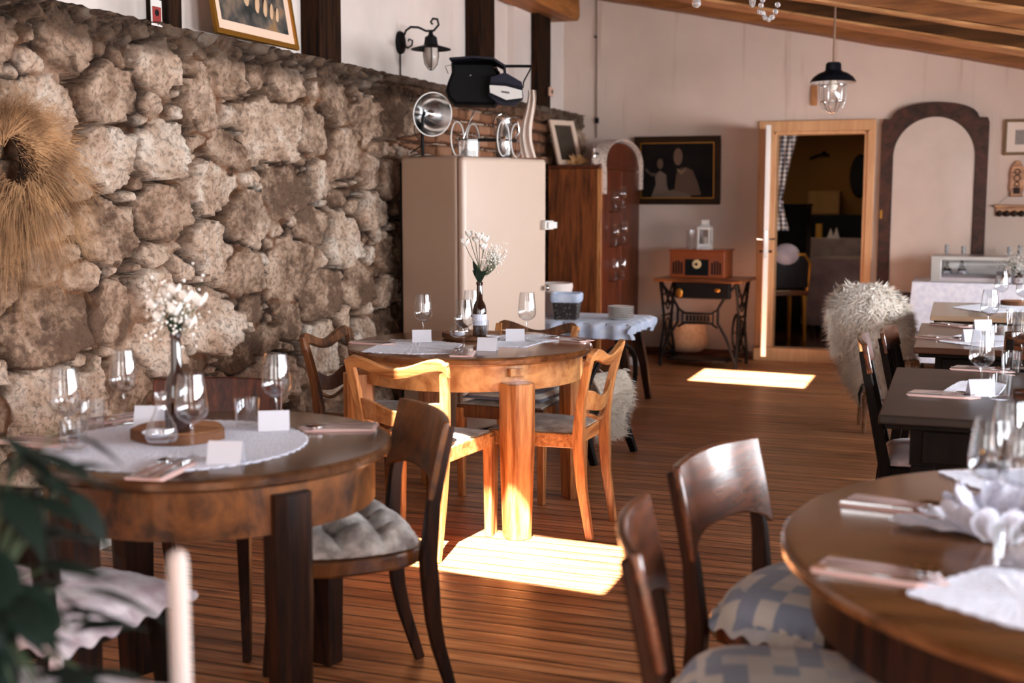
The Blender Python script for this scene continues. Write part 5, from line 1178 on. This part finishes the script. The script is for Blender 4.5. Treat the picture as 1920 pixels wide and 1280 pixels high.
for z,r in((-.155,.094),(-.265,.086)): b.tube([(r*math.cos(2*PI*k/28),r*math.sin(2*PI*k/28),z0+z) for k in range(29)],.0028,6)
b.tube([(0,0,z0-.335),(0,0,z0-.352)],.006,6); b.done('wire_cage',steel,t,True)
B().lathe([(.018,z0-.08),(.018,z0-.11),(.03,z0-.14),(.033,z0-.165),(.022,z0-.19),(0,z0-.197)],20).done('bulb',plain('opal_bulb',(240,226,210),.3),t,True)
# wooden plaque behind the lamp
p=ony(1527,179,YB-.014); t=tag(B().box((0,0,0),(.055,.024,.17)).done('wooden_plaque',W['honey_z'],bevel=.010),'small honey wooden plaque on the back wall behind the pendant lamp','plaque'); t.location=p
# ---------------- chandelier (only its lowest beads reach the view) ----------------
cc_=V(-.80,4.9,2.46); zr=zb(cc_.x)
t=empty('crystal_chandelier',cc_,0,'crystal bead chandelier whose lowest strings show at the top edge','chandelier')
B().tube([(0,0,.02),(0,0,zr-cc_.z+.16)],.006,8).lathe([(0,-.02),(.03,0),(.02,.05),(.012,.10),(0,.11)],20).done('stem',steel,t,True)
B().tube([(.22*math.cos(2*PI*k/40),.22*math.sin(2*PI*k/40),0) for k in range(41)],.007,8).done('ring',steel,t,True)
b=B()
for k in range(4): a=PI/2*k; b.tube([(0,0,.05),(.11*math.cos(a),.11*math.sin(a),-.03),(.22*math.cos(a),.22*math.sin(a),0)],.005,6)
b.done('arm',steel,t,True)
cr=M('crystal').set((.9,.88,.88,1),.05,trans=.8,ior=1.5).mat
def strand(P,r=.0085):
    n=len(P)
    for k,p in enumerate(P): 
        o=B(); o.sphere((0,0,0),r*(1.25 if k%4==0 else 1),7,5); o=o.done('crystal_bead',cr,t) if not strand.d else strand.d.copy()
        if not strand.d: strand.d=o
        elif o.name not in COL.objects: COL.objects.link(o)
        o.parent=t; o.location=Vector(p)-cc_
strand.d=None
strand([ony(px,py,4.75) for px,py in((1412,-44),(1418,-26),(1424,-8),(1427,10),(1429,24),(1434,33),(1441,36),(1448,32),(1454,22),(1458,9),(1461,-6),(1464,-24),(1466,-44))])
strand([ony(px,py,4.80) for px,py in((1424,-40),(1426,-20),(1430,0),(1424,22),(1431,26))],.011)
o=B(); o.sphere(ony(1306,6,4.72)-cc_,.018,8,6); o.tube([ony(1306,-2,4.72)-cc_,ony(1306,-60,4.72)-cc_],.0012,4); o.done('crystal_drop',cr,t)
o=B(); o.sphere(ony(1411,2,4.75)-cc_,.016,10,6,(.8,.3,1.6)); o.done('crystal_pendant',cr,t)
# ---------------- arched mirror-like frame ----------------
def yb(px,py,d=0): return ony(px,py,YB-d)
x0,x1=yb(1654,224).x,yb(1856,224).x; zt=yb(1755,192).z; zs=yb(1655,224).z; zbm=.52
t=empty('arched_wardrobe_door',((x0+x1)/2,YB-.012,zbm),0,'tall dark wooden arched frame with a pale inset panel leaning on the back wall','wardrobe door')
hw=(x1-x0)/2; fw=.095; xm=(x0+x1)/2
n=40; ro=hw*.80; ri=hw-fw
outer=[(-hw,0),(-hw,zs-zbm),(-ro,zs-zbm)]+[(-ro*math.cos(PI*k/n),zs-zbm+(zt-zs)*math.sin(PI*k/n)**.85) for k in range(1,n)]+[(ro,zs-zbm),(hw,zs-zbm),(hw,0)]
zi=yb(1755,218).z-zbm; rr=ri*.98
def inner_y(k): return
inner=[(-ri,.10),(-ri,zi-.33)]+[(-ri*math.cos(PI*k/n),zi-.33+.33*math.sin(PI*k/n)) for k in range(1,n)]+[(ri,zi-.33),(ri,.10)]
# resample both outlines to the same count
def resamp(P,m):
    P=[V(a,c,0) for a,c in P]; L=[0]
    for a,c in zip(P,P[1:]): L.append(L[-1]+(c-a).length)
    out=[]
    for k in range(m):
        s=L[-1]*k/(m-1); i=max(j for j in range(len(L)) if L[j]<=s+1e-9); i=min(i,len(P)-2); out.append(P[i].lerp(P[i+1],(s-L[i])/max(1e-9,L[i+1]-L[i])))
    return out
def arcpar(P,c): return P
mO=[];mI=[]
for k in range(121):
    f=k/120
    mI.append(resamp(inner,121)[k] if k==0 else None)
I_=resamp(inner,121)
def ray_out(p):     # push an inner point outwards to the outer outline
    if p.y<zi-.33: return V(-hw if p.x<0 else hw,p.y,0)
    d=V(p.x,p.y-(zi-.33),0); 
    for a,c in zip(outer,outer[1:]):
        a=V(*a,0); c=V(*c,0); e=c-a; den=d.x*e.y-d.y*e.x
        if abs(den)<1e-9: continue
        o=a-V(0,zi-.33,0); s=(o.x*e.y-o.y*e.x)/den; q=(o.x*d.y-o.y*d.x)/den
        if s>0 and -1e-6<=q<=1+1e-6: return V(0,zi-.33,0)+d*s
    return p
O_=[ray_out(p) for p in I_]
b=B()
for yy in(0,):
    F=[b.v((p.x,-.028,p.y)) for p in I_]; G=[b.v((p.x,-.028,p.y)) for p in O_]; F2=[b.v((p.x,.012,p.y)) for p in I_]; G2=[b.v((p.x,.012,p.y)) for p in O_]
    for i in range(120):
        for q4 in((F[i],F[i+1],G[i+1],G[i]),(F2[i],G2[i],G2[i+1],F2[i+1]),(G[i],G[i+1],G2[i+1],G2[i]),(F[i],F2[i],F2[i+1],F[i+1])):
            try: b.bm.faces.new(q4)
            except ValueError: pass
b.b2((-hw,-.028,0),(hw,.012,.10)); b.done('frame',wood('mirror_frame_wood',(36,17,9),(80,42,24),'z',.5,.03,.6,True),t)
b=B(); b.loft([[(p.x*.999,yy,p.y) for p in I_] for yy in(-.012,.010)]); b.done('inset_panel',plain('pale_inset',(206,186,172),.5,coat=.15,var=.05),t)
b=B()
for k in range(120): pass
b.tube([(p.x*.995,-.014,p.y-.001) for p in I_],.004,6); b.done('bead_moulding',W['walnut_z'],t,True)
t.location.z=.52; B().lathe([(0,-.06),(.008,-.06),(.008,-.03),(0,-.03)],12,(-hw+.02,0,.755),ax='Y').box((-hw+.02,-.032,.75),(.02,.006,.07)).done('key',gold,t)
B().box((-hw+.15,-.002,-.25),(.06,.024,.499)).box((hw-.15,-.002,-.25),(.06,.024,.499)).done('support_leg',W['walnut_z'],t)
# ---------------- pictures at the right of the back wall ----------------
P=[yb(1881,291,.02),yb(1960,292,.02),yb(1960,223,.02),yb(1881,224,.02)]; z0_,z1_=P[0].z,P[3].z
gx,pt=frame_at('framed_photograph',(V(P[0].x,YB-.005,z0_),V(P[1].x,YB-.005,z0_),V(P[1].x,YB-.005,z1_),V(P[0].x,YB-.005,z1_)),0,0,plain('olive_gilt',(112,80,46),.5,.2),.022,M('photo_bw').set(None).mat,'small framed black and white photograph with a wide mount, upper right of the back wall',.062,plain('cream_mount',(226,206,190),.8))
pm2=bpy.data.materials['photo_bw']; m_=pm2.node_tree; nn=m_.nodes.new('ShaderNodeTexNoise'); nn.inputs['Scale'].default_value=30; rp_=m_.nodes.new('ShaderNodeValToRGB'); rp_.color_ramp.elements[0].position=.45; rp_.color_ramp.elements[1].position=.6; rp_.color_ramp.elements[0].color=(.02,.015,.015,1); rp_.color_ramp.elements[1].color=(.6,.5,.45,1); m_.links.new(nn.outputs[0],rp_.inputs[0]); m_.links.new(rp_.outputs[0],m_.nodes['Principled BSDF'].inputs[0])
c=yb(1907,336,.02); t=empty('carved_wall_plaque',(c.x,YB-.014,c.z),0,'carved brown wooden plaque below the framed photograph','plaque')
out=[(-.05,-.14),(-.045,-.11),(-.058,-.07),(-.05,-.02),(-.058,.04),(-.05,.09),(-.03,.12),(-.018,.145),(0,.15)]; out=out+[(-a,b_) for a,b_ in out[::-1][1:]]
b=B(); b.loft([[(a,yy,z) for a,z in out] for yy in(-.012,.012)]); b.done('carved_board',W['honey_x'],t,bevel=.004)
b=B()
for zz,r in((.06,.02),(.01,.024),(-.04,.018)): b.tube([(r*math.cos(2*PI*k/16),-.015,zz+r*math.sin(2*PI*k/16)) for k in range(17)],.004,6)
b.box((0,-.014,-.09),(.05,.008,.05)); b.done('carving',W['walnut_z'],t,True)
c=yb(1910,392,.03); t=empty('carved_key_rack',(c.x,YB-.03,c.z),0,'scalloped brown wooden rack on the back wall under the carved plaque','rack')
b=B(); b.b2((-.18,-.03,.012),(.22,.028,.035)); b.b2((-.17,.005,-.02),(.21,.025,.0115)); b.done('board',W['honey_x'],t,bevel=.003); b=B()
for k in range(7): b.sphere((-.145+.056*k,.008,-.035),.027,10,8,(1,.35,1))
b.done('scallops',W['walnut_z'],t,True); B().tube([(-.16,0,.036),(-.03,.02,.16)],.0012,4).tube([(.2,0,.036),(.07,.02,.16)],.0012,4).done('string',black,t)
# ---------------- buffet and display case ----------------
bx0=-.34; t=empty('buffet_table',(.45,10.30,0),0,'long buffet table under a white cloth before the back wall at the right','table')
B().b2((-.76,-.30,.72),(.90,.30,.75)).done('tabletop',W['walnut_x'],t)
for s in(-.7,.82):
    for q_ in(-.25,.25): B().sweep([(s,q_,0),(s,q_,.719)],.05,.05,(1,0,0)).done('leg',W['walnut_z'],t)
c=empty('tablecloth',(.45,10.30,0),0,'white tablecloth hanging down over the long buffet table','tablecloth')
def bc_(u,v):
    P_=[(-.77,-.31),(.91,-.31),(.91,.31),(-.77,.31)]
    L=[1.68,.62,1.68,.62]; s=u*4.6; 
    for i in range(4):
        if s<=L[i] or i==3: a,c2=P_[i],P_[(i+1)%4]; f=min(1,s/L[i]); x,y=lerp(a[0],c2[0],f),lerp(a[1],c2[1],f); break
        s-=L[i]
    fl=.022*v*math.sin(u*4.6*19)+.012*v*math.sin(u*4.6*41); k=1+.06*v; cx2,cy2=.07,0
    d=V(x-cx2,y-cy2,0).normalized(); return (x+d.x*(fl+.05*v),y+d.y*(fl+.05*v),.755-.62*v),(d.x,d.y,.1)
b=B(); b.board(bc_,260,6,.002); b.b2((-.772,-.312,.7535),(.912,.312,.7575)); b.done('cloth',cloth_white,c,True)
t=empty('display_case',(.0,0,0),0,'stainless steel display case with a glass front on the white buffet table','display case')
a=ony(1745,519,10.08); t.location=(a.x,10.08,.759); H_=.20; Lc=1.25
b=B(); b.b2((0,0,0),(Lc,.40,.012)); b.b2((0,0,.17),(Lc,.40,H_)); b.b2((0,0,.012),(.075,.40,.17)); b.b2((Lc-.04,0,.012),(Lc,.40,.17)); b.b2((.075,.385,.012),(Lc-.04,.40,.17)); b.done('steel_housing',plain('brushed_steel',(186,182,178),.32,.85),t,bevel=.003)
b=B(); b.loft([[(x,0,.0125),(x,.0,.035),(x,.05,.06),(x,.06,.0125)] for x in(.076,Lc-.041)]); b.done('sloped_tray',plain('steel_tray',(196,184,188),.4,.4),t)
b=B(); b.b2((.077,.005,.06),(Lc-.042,.008,.169)); b.done('glass_front',glass,t); B().b2((.01,.01,-.001),(Lc-.01,.39,-.0002)).done('base',black,t)
def bottle(px,yy,z,h,lab,cap=True,lb=False):
    a=ony(px,500,yy); t=empty('dark_bottle',(a.x,yy,z),0,lab,'bottle',group=None)
    B().lathe([(0,0),(.032,0),(.033,.004),(.033,h*.5),(.026,h*.62),(.013,h*.75),(.012,h*.98),(0,h*.98)],22).done('glass_body',brownglass,t,True,auto=40)
    if cap: B().lathe([(.0135,h*.70),(.016,h*.71),(.016,h),(.0,h+.001)],20).done('checked_cap',checkm,t,True,auto=40)
    if lb: B().lathe([(.0334,h*.08),(.0338,h*.1),(.0338,h*.44),(.0334,h*.46)],22,caps=False).done('white_label',paper,t,True); B().lathe([(0,-.0345),(.007,-.0345),(.007,-.0355),(0,-.0355)],12,(0,0,h*.3),ax='Y').done('red_seal',plain('seal_red%d'%px,(150,60,50),.6),t)
    return t
cm=M('checked_foil'); v=cm.new('ShaderNodeTexChecker'); v.inputs['Scale'].default_value=70; v.inputs[1].default_value=srgb(30,32,44); v.inputs[2].default_value=srgb(220,216,214); cm.link(cm.coord(),v.inputs[0]); cm.set(v.outputs[0],.4); checkm=cm.mat
bottle(1774,10.53,.759,.275,'dark bottle with a checked cap behind the display case, leftmost')
bottle(1805,10.53,.759,.262,'dark bottle with a checked cap behind the display case, second from the left'); bottle(1891,10.53,.759,.262,'dark bottle with a checked cap behind the case, left of the right pair'); bottle(1911,10.53,.759,.275,'dark bottle with a checked cap behind the case, right of the right pair')
bottle(1776,10.32,.772,.135,'small labelled bottle inside the display case, at its left end',False,True); bottle(1804,10.25,.772,.150,'dark labelled bottle with a red seal inside the display case',False,True)
bottle(1888,10.0,.7585,.11,'labelled bottle holding white sprigs before the display case',False,True); bottle(1911,10.0,.7585,.11,'labelled bottle at the right edge before the display case',False,True)
t=empty('flower_arrangement',(0,0,0)); tag(t,'cloud of tiny white baby breath before the display case at the right edge','flowers'); a=ony(1900,500,10.0); bouquet(t,(a.x,9.99,.87),[],seed=8,leaves=2,baby=(.01,.045,.085,260),leafL=.05)
# ---------------- dry grass wreath on the stone wall ----------------
wc=onx(8,300,-3.13); t=empty('dried_grass_wreath',wc,0,'big shaggy wreath of dried brown grass on the stone wall at the left edge','wreath')
rnd=random.Random(21); vs=[];fs=[]
for k in range(3600):
    a=rnd.uniform(0,2*PI); r0=rnd.uniform(.08,.15); base=V(rnd.uniform(-.01,.07),r0*math.cos(a),r0*math.sin(a)); L=rnd.uniform(.12,.30); tw=rnd.gauss(.5,.45)
    d=V(rnd.uniform(-.02,.45),math.cos(a-tw),math.sin(a-tw)).normalized(); w_=rnd.uniform(.0006,.0018); pts=[base+d*L*f+V(.02*f,0,-.16*L/.3*f*f*rnd.uniform(.5,1.6)) for f in(0,.35,.7,1)]
    s=d.cross(V(1,.2,.1)).normalized()*w_; i=len(vs)
    for j,p in enumerate(pts): q=1-.28*j; vs+=[p-s*q,p+s*q]
    fs+=[(i+2*j,i+2*j+1,i+2*j+3,i+2*j+2) for j in range(3)]
rawmesh('grass_blades',vs,fs,dry,t)['kind']='stuff'
B().tube([(0,.115*math.cos(2*PI*k/30),.115*math.sin(2*PI*k/30)) for k in range(31)],.028,8).done('woven_ring',plain('dark_twigs',(60,38,24),.9,var=.4,bump=.006),t,True)
# ---------------- small things on the floor ----------------
q=onz(1188,684,0); t=empty('white_case',(q.x,q.y,0),R(5),'small white case lying on the floor between the side table and sewing table','case'); B().box((0,0,.035),(.17,.10,.07)).done('case_body',white,t,bevel=.012); B().tube([(-.05,0,.07),(-.045,0,.10),(.045,0,.10),(.05,0,.07)],.006,8).done('handle',black,t,True)
q=onz(1158,683,0); t=B().tube([(.05*math.cos(2*PI*k/20),.04*math.sin(2*PI*k/20),.007+.004*(k%2)) for k in range(21)],.006,6).done('coiled_cable',white,None,True); t.location=(q.x-.01,q.y+.02,0); tag(t,'small coil of white cable on the floor beside the white case','cable')
# ---------------- room beyond ----------------
a=ony(1462,252,YB+.30); t=empty('gingham_curtain',(0,0,0),0,'blue and white gingham curtain gathered at the left of the doorway','curtain')
def cur(u,v):
    py=lerp(245,378,v); lx=1458; rx=lerp(1500,1466,v**.8); px=lerp(lx-14,rx,u); p=ony(px,py,YB+.34); p.y+=.018*math.sin(u*22); return p,(0,-1,0)
B().board(cur,40,24,.002).done('gathered_cloth',gingham,t,True)
def cur2(u,v):
    py=lerp(380,432,v); p=ony(lerp(1446,lerp(1467,1480,v),u),py,YB+.34); p.y+=.012*math.sin(u*16); return p,(0,-1,0)
B().board(cur2,20,12,.002).done('hanging_end',gingham,t,True); p=ony(1462,379,YB+.34); B().lathe([(.03,-.012),(.034,0),(.03,.012)],14,p,caps=True).done('tie_back',cloth_back,t)
B().tube([ony(1440,246,YB+.34),ony(1640,243,YB+.34)],.008,8).done('curtain_rod',black,t)
def clothed(label,pxl,pxr,ptop,y,dep,h0=.10,mat=cloth_back):
    a,c=ony(pxl,ptop,y),ony(pxr,ptop,y); t=empty('clothed_table',((a.x+c.x)/2,y+dep/2,h0),0,label,'table'); hx=(c.x-a.x)/2; hz=a.z-h0
    B().b2((-hx+.02,-dep/2+.02,0),(-hx+.06,-dep/2+.06,hz-.03)).b2((hx-.06,-dep/2+.02,0),(hx-.02,-dep/2+.06,hz-.03)).b2((-hx+.02,dep/2-.06,0),(-hx+.06,dep/2-.02,hz-.03)).b2((hx-.06,dep/2-.06,0),(hx-.02,dep/2-.02,hz-.03)).done('legs',W['walnut_z'],t)
    B().b2((-hx,-dep/2,hz-.029),(hx,dep/2,hz-.006)).done('tabletop',W['walnut_x'],t)
    b=B(); b.b2((-hx-.004,-dep/2-.004,hz-.005),(hx+.004,dep/2+.004,hz))
    b.board(lambda u,v:((lerp(-hx,hx,u)*(1+.08*v),-dep/2-.012-.05*v+.014*v*math.sin(u*40),hz-v*(hz-.08)),(0,-1,0)),80,8,.002)
    for s in(-1,1): b.board(lambda u,v:(s*(hx+.012+.05*v+.01*v*math.sin(u*30)),lerp(-dep/2,dep/2,u),hz-v*(hz-.08)) and ((s*(hx+.012+.05*v+.01*v*math.sin(u*30)),lerp(-dep/2,dep/2,u),hz-v*(hz-.08)),(1,0,0)),40,8,.002)
    b.done('tablecloth',mat,t,True); return t,a.z
t1,zt1=clothed('near table under a mauve cloth in the dim room beyond the doorway',1518,1680,484,12.2,.6)
t2,zt2=clothed('far table under a mauve cloth in the dim room beyond the doorway',1502,1680,447,13.15,.40)
for k,(px,dz) in enumerate(((1551,.10),(1562,.11))):
    a=ony(px,470,13.0+.0); o=B(); o.loft([[(-.035,-.02,0),(.035,-.02,0),(.035,.02,0),(-.035,.02,0)],[(-.004,0,dz),(.004,0,dz),(.004,.003,dz),(-.004,.003,dz)]]); o=o.done('standing_napkin',paper); put(o,(a.x,13.30,zt2)); tag(o,'white folded standing napkin on the far clothed table, '+['left','right'][k]+' one','napkin')
a=ony(1490,350,11.95); t=empty('dark_cabinet',(a.x-.12,12.6,.10),0,'tall dark cabinet at the left of the dim room beyond the doorway','cabinet'); B().b2((-.3,-.2,0),(.19,.2,1.22)).done('body',W['black_z'],t,bevel=.006); B().b2((-.28,-.215,.05),(.17,-.2005,1.17)).done('door',W['black_z'],t,bevel=.006); B().b2((-.31,-.22,1.2205),(.20,.21,1.245)).done('cornice',W['black_z'],t)
a=ony(1565,440,13.9); t=empty('upright_piano',(a.x,13.95,.10),0,'black upright piano-like sideboard against the far wall beyond the doorway','sideboard'); B().b2((-.55,-.2,0),(.5,.2,1.12)).done('body',black,t,bevel=.008); B().b2((-.55,-.33,.62),(.5,-.2005,.70)).done('shelf',black,t,bevel=.005); 
for s in(-.2,.0): B().lathe([(0,-.215),(.012,-.215),(.012,-.2005),(0,-.2005)],12,(s,0,.86),ax='Y').done('brass_knob',gold,t)
t=empty('cloth_bundle',(a.x-.12,13.95,1.2205),0,'tan cloth-covered box on top of the dark sideboard beyond the doorway','box'); B().b2((-.17,-.13,0),(.17,.13,.26)).done('covered_box',plain('tan_cover',(156,120,78),.9,var=.1),t,bevel=.02); 
a=ony(1523,438,12.9); t=B().lathe([(0,0),(.035,0),(.035,.15),(0,.15)],20).done('pillar_candle',plain('yellow_wax',(196,150,70),.6),None,True); t.location=(a.x+.02,13.35,zt2); tag(t,'yellow pillar candle on the far clothed table beyond the doorway','candle')
a=ony(1612,330,14.15); t=B().lathe([(0,-.02),(.10,-.02),(.11,0),(0,0)],24,(0,0,0),ax='Y',).done('wall_ornament',black,None,True); put(t,(a.x,14.198,a.z),0); t.scale=(1,1,2.2); tag(t,'dark oval ornament on the far wall beyond the doorway','ornament')
a=ony(1540,292,14.15); t=B().tube([(-.12,0,-.03),(-.05,-.03,.0),(.03,-.04,.02),(.09,-.03,.0)],.015,8).sphere((.03,-.05,.02),.03).done('wall_bracket',black,None,True); put(t,(a.x,14.18,a.z)); tag(t,'dark curved bracket on the far wall beyond the doorway','bracket')
q=onz(1470,640,.10); t=empty('gilt_chair',(q.x-.07,11.45,.10),R(30),'dark chair with gilded edges and a white cloth just inside the doorway','chair')
for s in(-1,1):
    for q_ in(-1,1): B().sweep([(s*.18,q_*.18,0),(s*.17,q_*.17,.42)],[.025,.035],[.025,.035],(1,0,0)).done('leg',gold if s>0 else W['black_z'],t)
B().prism([(-.2,-.2),(.2,-.2),(.21,.2),(-.21,.2)],.4205,.47).done('seat',W['walnut_x'],t,bevel=.01); B().tube([(.19,-.19,.47),(.20,-.22,.72),(.14,-.23,.80),(-.14,-.23,.80),(-.20,-.22,.72),(-.19,-.19,.47)],.016,8).done('gilded_back',gold,t,True); B().b2((-.18,-.225,.50),(.18,-.205,.78)).done('back_panel',W['black_z'],t)
B().sphere((-.03,-.21,.80),.11,12,8,(1.2,.5,.9)).done('white_cloth',cloth_back,t,True)
